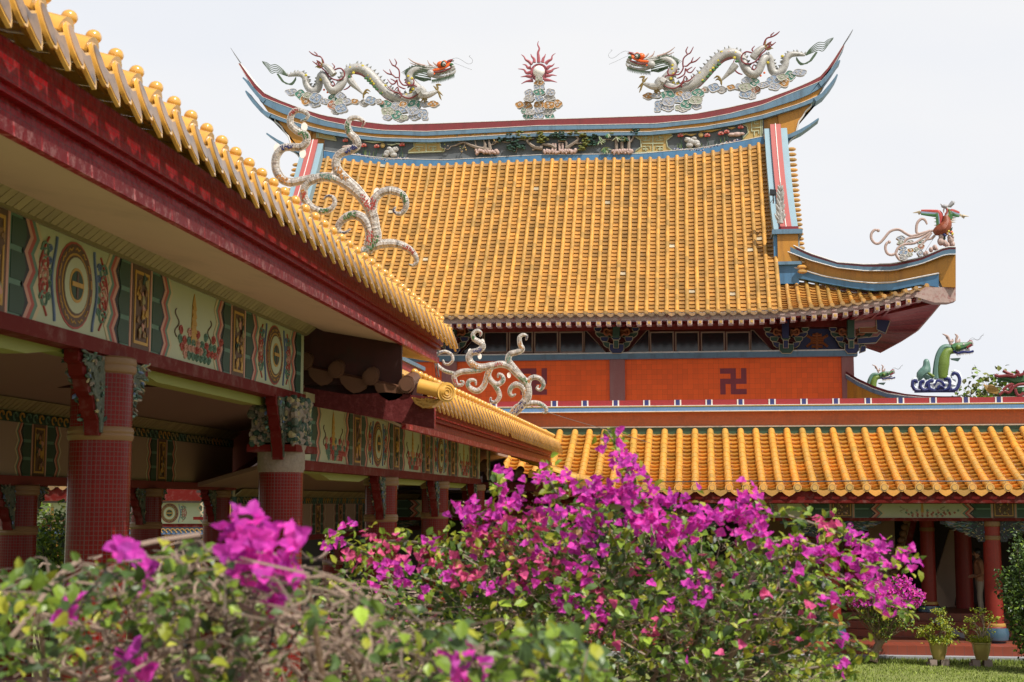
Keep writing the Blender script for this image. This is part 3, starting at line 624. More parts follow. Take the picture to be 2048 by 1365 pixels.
for k in range(70):
    x = XE-1.5-0.372*k
    if x < P(760,640,52).x: break
    so.tint = random.gauss(0, .3); so.tube([Vector((x, 52.5, eave_z(x)-0.37)), Vector((x, 55.5, WZ+0.2))], 0.06, 4, 1)
so.build('soffit', hall)
# wall
LZ0, LZ1 = P(1300, 717.5, 55.5).z, P(1300, 707, 55.5).z; WB = P(1300, 797, 55.7).z-0.8
wl = MB().use('orange_tile'); wl.box(XWL+0.2, XW-0.3, 55.75, 56.0, WB, LZ0); wl.build('tiled_wall', hall)
lg = MB().use('blue_mosaic'); lg.box(XWL-0.1, XW+0.04, 55.45, 56.0, LZ0, LZ1); lg.use('white_trim'); lg.box(XWL-0.12, XW+0.06, 55.42, 56.0, LZ1, LZ1+0.05); lg.build('wall_ledge', hall)
bw = MB().use('dark_red'); bw.box(XWL, XW-0.1, 55.95, 56.2, LZ1+0.05, WZ+0.45); bw.use('rafter_red'); bw.box(XWL, XW-0.1, 55.8, 56.0, WZ-0.04, WZ+0.4); bw.build('clerestory_wall', hall)
bk = MB().use('pilaster_stone'); bk.box(XWL+0.1, XW-0.3, 56.3, 61.5, 0, WZ+0.2); bk.build('hall_body', hall)
for a, b in ((1219.5,1250),(1683.5,1708),(884,914),(520,560)):
    m = MB().use('pilaster_stone'); m.box(P(a,750,55.7).x, P(b,750,55.7).x, 55.64, 56.25, WB, LZ0); m.build('pilaster', hall)
ROWS = ('XXX.X','..X.X','XXXXX','X.X..','X.XXX')
for px in (1440.0, 1041.0):
    o = P(px, 737.5, 55.72); c = P(px+10.5, 737.5, 55.72).x-o.x; m = MB().use('maroon_tile')
    for j, row in enumerate(ROWS):
        for i, ch in enumerate(row):
            if ch == 'X': m.box(o.x+i*c, o.x+(i+1)*c, 55.735, 55.76, o.z-(j+1)*c, o.z-j*c)
    m.build('manji_emblem', hall)
Z6 = lambda zx, zy, Y=55.5: P(1140+zx/7.585, 620+zy/7.585, Y)
def window(x0, x1, y0=663, y1=706):
    a, b = P(x0, y1, 55.8), P(x1, y0, 55.8); m = MB().use('window_frame'); t = 0.05
    m.box(a.x, b.x, 55.84, 55.93, a.z, a.z+t); m.box(a.x, b.x, 55.84, 55.93, b.z-t, b.z)
    m.box(a.x, a.x+t, 55.84, 55.93, a.z+t, b.z-t); m.box(b.x-t, b.x, 55.84, 55.93, a.z+t, b.z-t); o = m.build('window', hall)
    g = MB().use('window_glass'); g.box(a.x+t, b.x-t, 55.88, 55.9, a.z+t, b.z-t); g.build('pane', o)
for x0 in (967, 1017.5, 1068, 1118.5): window(x0, x0+48)
for x0 in (1300, 1350.5, 1402, 1452.5): window(x0, x0+47.5)
def glass_tri(pts):
    m = MB().use('window_frame'); q = [P(x, y, 55.84) for x, y in pts]; m.tube(q+[q[0]], 0.022, 4, 1); o = m.build('window', hall)
    g = MB().use('window_glass'); g.prism([P(x, y, 55.9) for x, y in pts], (0, 0.02, 0)); g.build('pane', o)
for pts in ([(1169,662.5),(1173,662.5),(1213,706),(1169,706)], [(1298,661),(1294,661),(1254,706),(1298,706)], [(1502,661),(1507,661),(1548,706),(1502,706)], [(965,664),(961,664),(921,707),(965,707)]): glass_tri(pts)
def bracket(dx, swap, wide=False):
    cA, cB = ('bracket_navy', 'bracket_green') if not swap else ('bracket_green', 'bracket_navy')
    s0 = MB()
    def poly(pts, col, Y, d=0.16, line=True, mirror=True):
        for sgn in ((0, 1) if mirror else (0,)):
            q = [Z6((1416-x if sgn else x)+dx, y, Y) for x, y in pts]
            s0.use(col); s0.prism(q, (0, d, 0))
            if line: s0.use('outline_cream'); s0.tube([v+Vector((0,-0.01,0)) for v in q]+[q[0]+Vector((0,-0.01,0))], 0.014, 4, 1)
    poly([(600,520),(818,520),(818,610),(775,662),(642,662),(600,610)], cA, 55.35, 0.4, True, False)
    poly([(495,485),(560,492),(605,500),(605,585),(560,575),(520,545)], cB, 55.5)
    poly([(465,410),(582,410),(582,450),(562,485),(490,480),(465,455)], cA, 55.45)
    poly([(388,340),(470,352),(600,370),(640,400),(600,425),(465,432),(420,405),(395,375)], cB, 55.55)
    poly([(368,270),(475,270),(475,300),(450,332),(395,330),(368,300)], cA, 55.45)
    poly([(500,430),(700,430),(700,485),(500,485)], 'dark_red', 55.6, line=False)
    poly([(648,150),(748,150),(748,420),(648,420)], cB, 54.9, 0.5, False, False)
    poly([(632,405),(765,405),(765,425),(735,458),(660,458),(632,425)], cA, 55.1, 0.3, True, False)
    poly([(662,462),(738,462),(738,580),(662,580)], cB, 55.15, 0.2, True, False)
    s0.use('bracket_orange')
    for sgn in (0, 1):
        q = [Z6((1416-x if sgn else x)+dx, y, 55.35) for x, y in ((640,300),(600,315),(560,290),(525,310),(525,360),(560,380),(600,365),(640,390))]
        s0.tube(q, 0.045, 6, 3); 
        q = [Z6((1416-x if sgn else x)+dx, y, 55.4) for x, y in ((650,290),(560,300),(545,350),(650,385))]; s0.prism(q, (0, 0.1, 0))
    s0.build('roof_bracket', hall)
DX = lambda px: (px-1233.6)*7.585
bracket(0, False); bracket(DX(1573), True); bracket(DX(1704), False); bracket(DX(905), False); bracket(DX(560), True)
m = MB().use('bracket_navy'); Z5 = lambda zx, zy, Y=55.7: P(1440+zx/3.938, 540+zy/3.938, Y)
m.prism([Z5(*p, 55.75) for p in ((595,640),(960,640),(850,465),(690,465))], (0, 0.06, 0)); m.use('bracket_orange')
def stroke(pts, w_=9):
    q = [Z5(*p, 55.72) for p in pts]; m.tube(q, 0.055, 5, 1)
stroke([(764,497),(764,625)]); stroke([(728,513),(800,513)]); stroke([(715,556),(815,556)]); stroke([(722,606),(808,606)])
stroke([(682,516),(716,536),(812,536),(848,516)]); stroke([(682,606),(716,578),(812,578),(848,606)])
m.build('character_panel', hall)
m = MB()       # corner bracket returning round the wall end
for pts, c, Y in (([(1085,540),(1240,525),(1262,500),(1275,520),(1230,575),(1085,585)], 'bracket_navy', 55.3), ([(1110,600),(1150,600),(1145,640),(1100,655)], 'bracket_navy', 55.4), ([(1230,380),(1300,375),(1340,405),(1305,500),(1235,470)], 'bracket_navy', 55.2), ([(1095,455),(1200,452),(1240,435),(1255,470),(1240,495),(1100,495)], 'bracket_orange', 55.3)):
    q = [Z5(*p, Y) for p in pts]; m.use(c); m.prism(q, (0, 0.3, 0)); m.use('outline_cream'); m.tube([v+Vector((0,-0.01,0)) for v in q]+[q[0]], 0.014, 4, 1)
m.build('corner_bracket', hall)
# frieze ornaments
Zf = lambda zx, zy, Y=58.36: P(1200+zx/5.689, 240+zy/5.689, Y)
def fret(ox, flip=1, half=False, lift=lambda x: 0):
    m = MB(); f = lambda x, y, Y=58.36: Zf(ox+flip*x, y+lift(x), Y)
    outl = ([(-205,180),(215,165),(225,185),(155,235),(165,310),(215,350),(205,362),(-205,378),(-195,355),(-135,312),(-140,230),(-200,195)] if not half
            else [(-120,30),(120,-20),(120,200),(-105,238),(-100,215),(-40,150),(-50,80),(-110,45)])
    q = [f(x, y) for x, y in outl]; m.use('ochre_paint'); m.prism(q, (0, 0.05, 0)); m.use('pale_green'); m.tube([v+Vector((0,-0.02,0)) for v in q+[q[0]]], 0.028, 4, 1)
    lines = ([[(0,180),(0,365)],[(-120,270),(120,268)],[(-80,190),(-80,235),(-35,235),(-35,210)],[(80,188),(80,235),(35,235),(35,210)],[(-80,235),(-115,235),(-115,205),(-60,205)],[(80,232),(115,232),(115,200),(60,203)],
              [(-80,355),(-80,305),(-35,305),(-35,330)],[(80,355),(80,305),(35,305),(35,330)],[(-80,305),(-115,305),(-115,335),(-60,335)],[(80,305),(115,305),(115,335),(60,335)]] if not half
             else [[(105,-10),(105,195)],[(0,95),(105,85)],[(30,10),(30,50),(80,50)],[(0,30),(0,130)],[(30,130),(80,125),(80,160)],[(0,130),(30,130),(30,180)],[(0,30),(60,15)]])
    for ln in lines: m.tube([f(x, y, 58.34) for x, y in ln], 0.026, 4, 1)
    m.build('fret_panel', hall)
fret(602); fret(1725, half=True)
fret(602-2*(602-(1079-1200)*5.689)); fret(1725-2*(1725-(1079-1200)*5.689), -1, True)
# relief plants of the frieze
def relief(px, py, Y=58.3): return P(px, py, Y)
m = MB(); ZQ = lambda zx, zy, Y=58.28: P(880+zx/4.876, 240+zy/4.876, Y)
def limb(pts, r, col='stucco_brown'): m.use(col); m.tube([ZQ(*p) for p in pts], r, 6, 3)
limb([(500,300),(430,290),(370,275),(300,250),(230,220),(150,250),(100,260)], [0.10,0.10,0.08,0.06,0.05,0.03,0.01]); limb([(430,300),(440,240),(420,190)], [0.1,0.06,0.02]); limb([(490,290),(480,220),(475,160)], [0.08,0.05,0.015])
limb([(480,250),(540,230),(550,190)], 0.025); limb([(350,260),(340,200),(310,170)], 0.03); limb([(230,220),(180,210),(150,150)], 0.025); limb([(250,215),(230,270),(200,310)], 0.02); limb([(40,280),(80,290),(110,255)], 0.02); limb([(530,140),(530,200),(500,250)], 0.02)
for k in range(46):
    x, y = random.choice([(150,150),(90,180),(200,290),(60,260),(390,180),(430,150),(530,110),(540,190),(250,270),(310,155)]); m.use(random.choice(['stucco_brown','ochre_paint','pine_olive'])); m.ball(ZQ(x+random.uniform(-30,30), y+random.uniform(-30,30), 58.22), 0.035, 6, 4)
for cx, w_ in ((465,230),(1175,320),(1780,200)):
    m.use('stucco_pink')
    for k in range(int(w_/9)): m.ball(ZQ(cx-w_/2+9*k, 310+random.uniform(-12,16), 58.25), (0.05+random.random()*0.05, 0.1, 0.06+random.random()*0.05), 7, 5)
limb([(1000,280),(930,270),(880,240),(850,200),(920,180)], [0.09,0.08,0.06,0.05,0.03]); limb([(1000,250),(900,295)], 0.04); limb([(1130,280),(1080,250),(1000,240)], [0.08,0.07,0.05]); limb([(1230,280),(1290,240),(1350,190),(1310,150),(1250,140)], [0.09,0.07,0.06,0.04,0.02]); limb([(1290,230),(1400,230),(1440,240)], 0.04)
limb([(1230,280),(1225,210),(1150,210)], 0.05); limb([(850,200),(780,190),(730,220)], 0.03)
for xs in (1100,1125,1165,1195): limb([(xs,300),(xs,230)], 0.05, 'stucco_pink')
limb([(760,250),(740,320)], 0.02); limb([(610,215),(700,215),(690,150)], 0.02)
for cx, cy, r_, c in [(690,150,50,'pine_dark'),(610,190,60,'pine_dark'),(720,230,60,'pine_dark'),(790,260,50,'pine_dark'),(690,280,50,'pine_dark'),(780,120,38,'pine_olive'),(770,165,45,'pine_olive'),(850,160,50,'pine_olive'),(970,140,50,'pine_olive'),(1010,180,50,'pine_olive'),(980,205,40,'pine_olive'),(1110,150,45,'pine_dark'),(1170,140,60,'pine_dark'),(1190,175,50,'pine_dark'),(1270,140,35,'pine_olive'),(1350,130,50,'pine_olive'),(1400,150,40,'pine_olive'),(1420,190,40,'pine_olive'),(1420,240,40,'pine_olive'),(1380,275,40,'pine_olive'),(1490,160,45,'pine_dark'),(1490,220,60,'pine_dark'),(1900,110,50,'pine_dark'),(1800,190,40,'pine_dark')]:
    m.use(c)
    for k in range(16): a, b = random.uniform(-1,1), random.uniform(-.7,.7); m.tint = random.gauss(0, .5); m.ball(ZQ(cx+a*r_*.8, cy+b*r_*.7, 58.24+random.uniform(-.1,.1)), (0.07, 0.06, 0.035), 6, 4)
    m.tint = 0
for xs in (1720,1775,1840): m.use('stucco_brown'); m.tube([ZQ(xs,290), ZQ(xs,150)], 0.07, 8, 1)
limb([(1900,140),(1870,200),(1840,230)], 0.04); limb([(1700,200),(1600,190),(1540,230)], 0.02)
for cx, cy in ((1640,130),(1720,170),(1790,165),(1560,200),(1600,270),(1550,160),(1620,285)):
    for k in range(9):
        a = random.uniform(-2.6, 0.4); m.use(random.choice(['pale_green','pine_olive','dragon_green'])); p = ZQ(cx, cy, 58.2); d = Vector((math.cos(a), -.2, -abs(math.sin(a))*.9)); q = p+d*0.26
        m.tube([p, p+d*.13, q], [0.01, 0.03, 0.004], 4, 1)
m.build('relief_trees', hall)
def lotus_relief(X_of, name):
    m = MB()
    def pt(zx, zy, Y=58.3): return X_of(zx, zy, Y)
    for x, y, c in ((915,190,'dragon_orange'),(1220,190,'dragon_orange'),(1375,170,'dragon_orange'),(1600,95,'dragon_orange'),(1440,150,'bract_pink')):
        m.use('panel_green'); m.tube([pt(x,y+10), pt(x+10,y+70), pt(x+25,y+120)], 0.02, 5, 1)
        for k in range(7):
            a = math.pi*(k/6); p = pt(x, y); m.use('panel_pink' if k % 2 == 1 else 'lotus_red'); q = p+Vector((math.cos(a)*.13, -.05, math.sin(a)*.12+.02)); m.tube([p, p.lerp(q, .6), q], [0.02, 0.045, 0.006], 5, 1)
    m.use('porcelain')
    for x, y, r_ in ((1000,230,.12),(1040,250,.16),(1090,260,.13),(1020,290,.12),(1110,285,.1),(985,215,.06),(1070,215,.09)): m.ball(pt(x, y), (r_*1.3, 0.08, r_), 9, 6)
    m.use('stucco_pink')
    for x, y, r_ in ((1500,170,.12),(1560,165,.14),(1610,160,.09)): m.ball(pt(x, y), (r_*1.5, .08, r_*.7), 8, 5)
    m.use('ochre_paint'); m.ball(pt(1148,172), (.11,.05,.11), 10, 6)
    for x0, x1, y0, y1 in ((1130,1380,130,105),(980,1100,165,160),(880,1000,165,155),(1450,1540,90,85)): m.use(random.choice(['pale_green','ochre_paint'])); m.tube([pt(x0,y0), pt((x0+x1)/2,(y0+y1)/2+10), pt(x1,y1)], [.01,.05,.01], 5, 2)
    for k in range(60): x = 850+k*12.5; m.use(random.choice(['wave_navy','porcelain','cloud_lilac','stucco_pink'])); m.ball(pt(x, 345-max(0,(x-1150))*0.26+random.uniform(-14,8)), .045, 6, 4)
    for k in range(24): x = random.uniform(870,1560); y = 325-max(0,(x-1150))*.26; m.use(random.choice(['leaf_lime','panel_green'])); m.tube([pt(x,y), pt(x-8+random.uniform(-8,8),y-60)], [.015,.004], 4, 1)
    m.build(name, hall)
lotus_relief(lambda zx, zy, Y: Zf(zx, zy, Y), 'relief_lotus')
lotus_relief(lambda zx, zy, Y: (lambda v: Vector((2*XC-v.x, v.y, v.z)))(Zf(zx, zy, Y)), 'relief_lotus')
# lower hip roof ridge emerging behind the gallery
m = MB()
A = [(1692,743),(1715,757),(1745,771),(1775,781),(1810,788),(1850,792),(1885,793),(1922,793)]
B = [(1692,749),(1715,763),(1745,777),(1775,787),(1810,792.5),(1850,796),(1885,797),(1922,797)]
C_ = [(1692,756),(1715,771),(1745,785),(1775,795),(1810,800),(1850,803),(1885,803),(1926,803)]
D_ = [(1692,840)]+[(x, 840) for x in (1715,1745,1775,1810,1850,1885,1915)]
yy = lambda x: 55.6+(50-55.6)*(x-1692)/(230)
for a, b, dy, mm in ((A,B,0,'red_mosaic'),(B,C_,-.08,'blue_mosaic'),(C_,D_,.1,'ochre_mosaic')):
    m.use(mm); m.band([P(x,y,yy(x)+dy) for x,y in a], [P(x,y,yy(x)+dy) for x,y in b], (0,.5,0))
m.use('white_trim'); m.tube([P(x,y,yy(x)-.1) for x,y in B], .02, 4, 1); m.build('lower_hip_ridge', hall)
# ------------------------------------------------------------------ ground
g = MB().use('lawn'); n = 46
xs = np.concatenate([np.linspace(-300,-30,6), np.linspace(-26,26,28), np.linspace(32,300,6)]); ys = np.concatenate([np.linspace(-60,2,5), np.linspace(4,34,34), np.linspace(40,700,10)])
def gz(x, y):
    base = 1.75 if y < 8.5 else (1.75*(0.5+0.5*math.cos(math.pi*(y-8.5)/11.5)) if y < 20 else 0.0)
    return base+(0.02*math.sin(x*1.7)*math.sin(y*1.3) if y < 30 else 0)
vs = [(x, y, gz(x, y)) for y in ys for x in xs]; m_ = len(xs)
g.add(vs, [(j*m_+i, j*m_+i+1, (j+1)*m_+i+1, (j+1)*m_+i) for j in range(len(ys)-1) for i in range(m_-1)])
g2 = MB().use('kerb_grey'); g2.box(-60, 60, 44.5, 90, -.1, .01); tag(g2.build('neutral_forecourt'), kind='structure')  # unseen grey slab over the lawn, added to neutralise green bounce on the soffit
tag(g.build('lawn'), kind='structure')
g3 = MB().use('bounce_tan'); px_ = np.linspace(-3.7, 1.3, 6); py_ = np.linspace(-6, 25, 40)  # unseen tan strip, added to warm the light bounced under the corridor eaves
g3.add([(x, y, gz(x, y)+.03) for y in py_ for x in px_], [(j*6+i, j*6+i+1, (j+1)*6+i+1, (j+1)*6+i) for j in range(39) for i in range(5)]); tag(g3.build('bounce_paving'), kind='structure')
gm = MB().use('grass_blade')            # short turf of the far lawn
for k in range(26000):
    y = 24.5+7.2*random.random()**0.8; x = 2.0+8.5*random.random(); h = random.uniform(0.02, 0.055); a = random.uniform(0, 6.28); gm.tint = random.gauss(0, .5)
    dx, dy = math.cos(a)*0.012, math.sin(a)*0.012; z = gz(x, y)-0.005
    gm.face([(x-dx, y-dy, z), (x+dx, y+dy, z), (x+random.uniform(-.02,.02), y+random.uniform(-.02,.02), z+h)])
for k in range(5000):                    # taller uncut edge along the kerb
    y = random.uniform(31.2, 31.95); x = 2.0+8.5*random.random(); h = random.uniform(0.04, 0.10); a = random.uniform(0, 6.28); gm.tint = random.gauss(-.3, .5)
    dx, dy = math.cos(a)*0.014, math.sin(a)*0.014
    gm.face([(x-dx, y-dy, -.01), (x+dx, y+dy, -.01), (x+random.uniform(-.03,.03), y+random.uniform(-.03,.03), h)])
tag(gm.build('grass', smooth=0), kind='stuff')
tag(gm and bpy.data.objects['grass'], 'short sunlit turf blades of the courtyard lawn', 'grass')

# ------------------------------------------------------------------ painted beams
def paint_beam(m, f, u0, u1, h, gold, cream, zig, hexw, nh, phase=0.0, kinds=(0, 1), plain=False, amp=0.03, first=0):
    """f(u, v, d): along, up, outwards. One mesh of flat painted pieces standing a few mm proud of each other."""
    def poly(pts, col, d, th=0.004): m.use(col); q = [f(u, v, d) for u, v in pts]; m.prism(q, f(0, 0, 1)*0+(f(0, 0, th)-f(0, 0, 0)))
    poly([(u0, 0), (u1, 0), (u1, h), (u0, h)], 'panel_cream' if not plain else 'ceiling_tan', 0.0, 0.01)
    per = gold+cream+2*zig+2*hexw; k = first; c = u0+phase
    def zz(uc, sgn):
        nz_ = nh*2
        for j, col in enumerate(('panel_black', 'panel_pink', 'panel_red', 'panel_teal', 'outline_cream')):
            w_ = zig/5.2; o = uc+sgn*(j*w_)
            L_ = [(o+sgn*(amp if (i % 2) else -amp), h*i/nz_) for i in range(nz_+1)]; R_ = [(a+sgn*w_, b) for a, b in L_]
            for i in range(nz_): poly([L_[i], R_[i], R_[i+1], L_[i+1]] if sgn > 0 else [R_[i], L_[i], L_[i+1], R_[i+1]], col, 0.011+0.0*j)
    while c < u1+per:
        g0, g1 = c-gold/2, c+gold/2
        if g0 > u0-0.01 and g1 < u1+0.01:
            poly([(g0, 0), (g1, 0), (g1, h), (g0, h)], 'panel_brown', 0.015); t = 0.018 if h < .5 else 0.022
            for a, b, cc, d_ in ((g0+.03, g0+.03+t, .04, h-.04), (g1-.03-t, g1-.03, .04, h-.04)): poly([(a, cc), (b, cc), (b, d_), (a, d_)], 'panel_gold', 0.02)
            for a, b in ((.04, .04+t), (h-.04-t, h-.04)): poly([(g0+.03+t, a), (g1-.03-t, a), (g1-.03-t, b), (g0+.03+t, b)], 'panel_gold', 0.02)
            for j in range(26):
                bx_ = c+random.uniform(-.27, .27)*gold; by_ = random.uniform(.13, .87)*h; br_ = random.uniform(.018, .042)*(.7 if h < .5 else 1); ph_ = random.random()*6
                poly([(bx_+math.cos(a)*br_*(1+.35*math.sin(3*a+ph_))*.8, by_+math.sin(a)*br_*(1+.35*math.sin(3*a+ph_))) for a in np.linspace(0, 6.2832, 10)[:-1]], random.choice(['panel_gold','dentil_olive','panel_brown','panel_green','panel_gold','panel_pink','ring_tan']), .018+.0007*j, .006)
            for s_ in (-1, 1):
                e = c+s_*(gold/2+0.01); q = [(e, 0), (e+s_*.03, 0), (e+s_*.03, h), (e, h)]; poly(q if s_ > 0 else q[::-1], 'panel_pink', 0.014)
        for s_ in (-1, 1):
            e = c+s_*(gold/2+0.045); e2 = e+s_*(hexw-0.045)
            if min(e, e2) < u0-.01 or max(e, e2)+zig > u1+.01 and s_ > 0 or (s_ < 0 and min(e, e2)-zig < u0-.01): continue
            q = [(e, 0), (e2, 0), (e2, h), (e, h)]; poly(q if s_ > 0 else q[::-1], 'panel_teal', 0.011)
            for j in range(nh):
                a, b = h*j/nh+0.018, h*(j+1)/nh-0.018; mid = (a+b)/2; ue, uf = e+s_*.015, e2+s_*0.0; uk = uf+s_*amp
                q = [(ue, a), (uf, a), (uk, mid), (uf, b), (ue, b)]; poly(q if s_ > 0 else q[::-1], 'panel_green', 0.016)
            zz(e2+s_*0.012, s_)
        cc = c+per/2                         # picture between two gold panels
        if cc+cream*.3 < u1 and cc-cream*.3 > u0 and not plain:
            kd = kinds[k % len(kinds)]
            def curl(x, y, r_, col, w_=0.008, sg=1, turns=1.3):
                m.use(col); m.tube([f(cc+x+sg*math.cos(a)*r_*(1-a/(turns*2*math.pi)*.75), y+math.sin(a)*r_*(1-a/(turns*2*math.pi)*.75), 0.014) for a in np.linspace(0, turns*2*math.pi, 12)], w_, 4, 1)
            if kd == 0:
                rr = h*0.47
                for rad, col, d_ in ((rr, 'panel_red', .011), (rr*.95, 'panel_brown', .014), (rr*.74, 'panel_gold', .017), (rr*.69, 'panel_brown', .020), (rr*.64, 'panel_cream', .023), (rr*.40, 'panel_gold', .026), (rr*.33, 'panel_green', .029)):
                    poly([(cc+math.cos(a)*rad*.95, h/2+math.sin(a)*rad) for a in np.linspace(0, 2*math.pi, 25)[:-1]], col, d_)
                for j in range(14):
                    a = j*2*math.pi/14; m.use('panel_gold'); m.tube([f(cc+math.cos(a+t_)*rr*.84, h/2+math.sin(a+t_)*rr*.84+math.cos(t_*30)*rr*.03, .018) for t_ in (0, .1, .2, .3)], h*.009, 4, 1)
                    for q_ in (.58, .49): curl(math.cos(a+q_)*rr*q_*.92, h/2+math.sin(a+q_)*rr*q_*.95, rr*.085, 'panel_red' if q_ > .5 else 'panel_pink', h*.016)
                poly([(cc-rr*.05, h*.36), (cc+rr*.05, h*.36), (cc+rr*.05, h*.64), (cc-rr*.05, h*.64)], 'panel_brown', .033)
                poly([(cc-rr*.3, h*.48), (cc+rr*.3, h*.48), (cc+rr*.3, h*.53), (cc-rr*.3, h*.53)], 'panel_gold', .036)
                for s_ in (-1, 1):
                    x = s_*rr*1.15; m.use('panel_blue'); m.tube([f(cc+s_*rr*(1.08+0.1*math.cos(a)), h*(.5+a/7), .014) for a in np.linspace(-3.1, 3.1, 14)], .012, 4, 1)
                    for yv, col in ((.75, 'panel_teal'), (.62, 'panel_red'), (.5, 'panel_pink'), (.38, 'panel_red'), (.25, 'panel_teal')): curl(s_*rr*1.52, h*yv, h*.105, col, h*.017, s_); curl(s_*rr*1.30, h*(yv+.04), h*.05, 'panel_blue' if yv > .5 else 'panel_teal', h*.012, -s_)
                    m.use('panel_red'); m.tube([f(cc+s_*rr*(1.35+.45*math.cos(a*.5)), h*(.5+a/7.6), .014) for a in np.linspace(-3.1, 3.1, 14)], h*.014, 4, 1)
            else:
                w0 = h*(0.09 if h > .5 else .07)
                poly([(cc-w0*1.1, h*.28), (cc+w0*1.1, h*.28), (cc+w0*.7, h*.8), (cc, h*.94), (cc-w0*.7, h*.8)], 'panel_gold', .012)
                for j in range(5): a = h*(.32+.1*j); wv = w0*(1.35-.16*j); poly([(cc-wv, a), (cc+wv, a), (cc+wv*.8, a+h*.05), (cc-wv*.8, a+h*.05)], 'panel_gold', .018)
                sp_ = 1.45 if h > .5 else 2.6
                for row, (yv, nn, spr) in enumerate(((.10, 5, .26), (.19, 7, .36), (.28, 7, .42), (.40, 4, .40))):
                    for j in range(int(nn*1.5)):
                        x = (j/(nn-1)-.5)*2*spr*h*sp_*.8
                        if row == 3 and abs(x) < .12*h: continue
                        curl(x, h*yv, h*.065, random.choice(['panel_red', 'panel_teal', 'panel_pink', 'panel_red']), h*.018, 1 if x > 0 else -1)
                for s_ in (-1, 1):
                    m.use('panel_brown'); m.tube([f(cc+s_*h*sp_*(.42+.05*math.sin(a*3)), h*(.3+a*.12), .014) for a in np.linspace(0, 3, 14)], h*.009, 4, 1)
        c += per; k += 1

def column(parent, x, y, z0, z1, r, fine=False, base=None, ring=None, cap=True, lay='column_tile'):
    m = MB().use('column_tile_fine' if fine else lay); m.lathe((0, 0, 0), [(r*1.06, z0), (r, z1)], 28)
    m.use('ring_tan')
    def rg(z, hh=0.05, k=1.05): m.lathe((0, 0, 0), [(r, z-hh), (r*k, z-hh*.8), (r*(k+.03), z-hh*.3), (r*k, z), (r*(k+.03), z+hh*.3), (r*k, z+hh*.8), (r, z+hh)], 28)
    if cap: rg(z1-.06, .06, 1.08)
    if ring is not None: rg(ring)
    if base:
        m.use('base_blue'); m.lathe((0,0,0), [(r*1.15, base+.13), (r*1.45, base+.12), (r*1.62, base), (r*1.5, base-.14), (r*1.1, base-.2), (r*1.1, base-.3)], 28)
        m.use('gold_paint'); m.lathe((0,0,0), [(r*1.05, base+.22), (r*1.2, base+.21), (r*1.25, base+.17), (r*1.18, base+.13)], 28)
        m.use('dark_red'); m.lathe((0,0,0), [(r*1.16, base+.155), (r*1.27, base+.15), (r*1.38, base+.125)], 28)
    o = m.build('column', None); o.location = (x, y, 0)
    if parent: o.parent = parent; o.matrix_parent_inverse = Matrix.Translation(parent.location).inverted()
    return o
def queti(parent, f, w_, h, sgn, core='red_paint', nn=70):
    """carved corner brace: f(u, v, d) with u away from the column, v down from the beam"""
    m = MB(); outl = [(0,0),(w_,0),(w_,-h*.14),(w_*.86,-h*.17),(w_*.80,-h*.30),(w_*.66,-h*.34),(w_*.60,-h*.48),(w_*.42,-h*.55),(w_*.34,-h*.72),(w_*.18,-h*.82),(w_*.14,-h),(0,-h)]
    m.use(core); m.prism([f(u, v, -0.05) for u, v in outl], f(0,0,0.10)-f(0,0,0))
    if core == 'red_paint':
        m.use('carved_green')
        for sg_ in (-1, 1): m.prism([f(u*.80+.0, v*.94-.012, sg_*.051) for u, v in outl], f(0,0,sg_*.012)-f(0,0,0))
    for k in range(int(nn*1.5)):
        u = random.random()*w_*.95; vmax = h*(1-u/w_)**.8; v = -random.random()*vmax*.98-.01; s_ = random.choice((-1, 1))
        if vmax < .02: continue
        m.use(random.choice(['panel_teal','panel_green','stucco_brown','carved_green','dentil_olive','panel_green','carved_green','panel_blue'])); r_ = random.uniform(.022, .045)*max(.7, h)
        p = f(u*.8, v, s_*0.062); a = random.uniform(0, 6.28); q = f(u+math.cos(a)*r_*1.6, v+math.sin(a)*r_*1.6, s_*0.075)
        m.tube([p, p.lerp(q, .6), q], [r_*.25, r_*.5, r_*.12], 5, 2)
    return m.build('carved_brace', parent)

# ------------------------------------------------------------------ front gallery with golden roof
gal = thing('roofed_gallery', 'long gallery with golden tiled roof on red mosaic columns across the lawn', 'gallery', (2, 34, 0))
GX0, GX1 = -9.0, 13.0
def gal_fn(X, t): z = 5.10+(3.66-5.10)*t; return Vector((X, 35.5-3.5*t, z-0.10*4*t*(1-t)))
c0 = P(1604, 870, 35.5).x; gc = [c0+0.372*i for i in range(int((GX0-c0)/0.372), int((GX1-c0)/0.372)+1)]
gc = [x for x in gc if x > -4.6]
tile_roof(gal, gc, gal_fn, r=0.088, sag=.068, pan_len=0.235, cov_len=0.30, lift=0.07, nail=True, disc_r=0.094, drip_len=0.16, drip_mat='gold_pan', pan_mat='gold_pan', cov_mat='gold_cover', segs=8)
zf = lambda y, Y: P(1700, y, Y).z
m = MB().use('black_metal'); m.tube([Vector((x, 32.06, zf(964.5,32.06)+0.02+0.008*math.sin(x*2))) for x in np.linspace(-1.5, GX1, 30)], 0.014, 5, 1); m.build('gutter_cable', gal)
m = MB()
def strip(mm, z0, z1, y, d=0.4): m.use(mm); m.box(GX0, GX1, y, y+d, z0, z1)
zf = lambda y, Y: P(1700, y, Y).z
strip('green_mosaic', 4.9, zf(853, 35.5), 35.5); strip('white_trim', zf(853, 35.5), zf(850.5, 35.5), 35.47)
strip('rust_mosaic', zf(850.5, 35.5), zf(821, 35.5), 35.5); m.build('ridge_wall', gal)
m = MB(); strip('white_trim', zf(821, 35.3), zf(819.5, 35.3), 35.28, .8); strip('sky_blue_mosaic', zf(819.5, 35.3), zf(811, 35.3), 35.3, .8); strip('yellow_line', zf(811,35.3), zf(809.3,35.3), 35.29, .8); strip('white_trim', zf(809.3,35.3), zf(808,35.3), 35.28, .8)
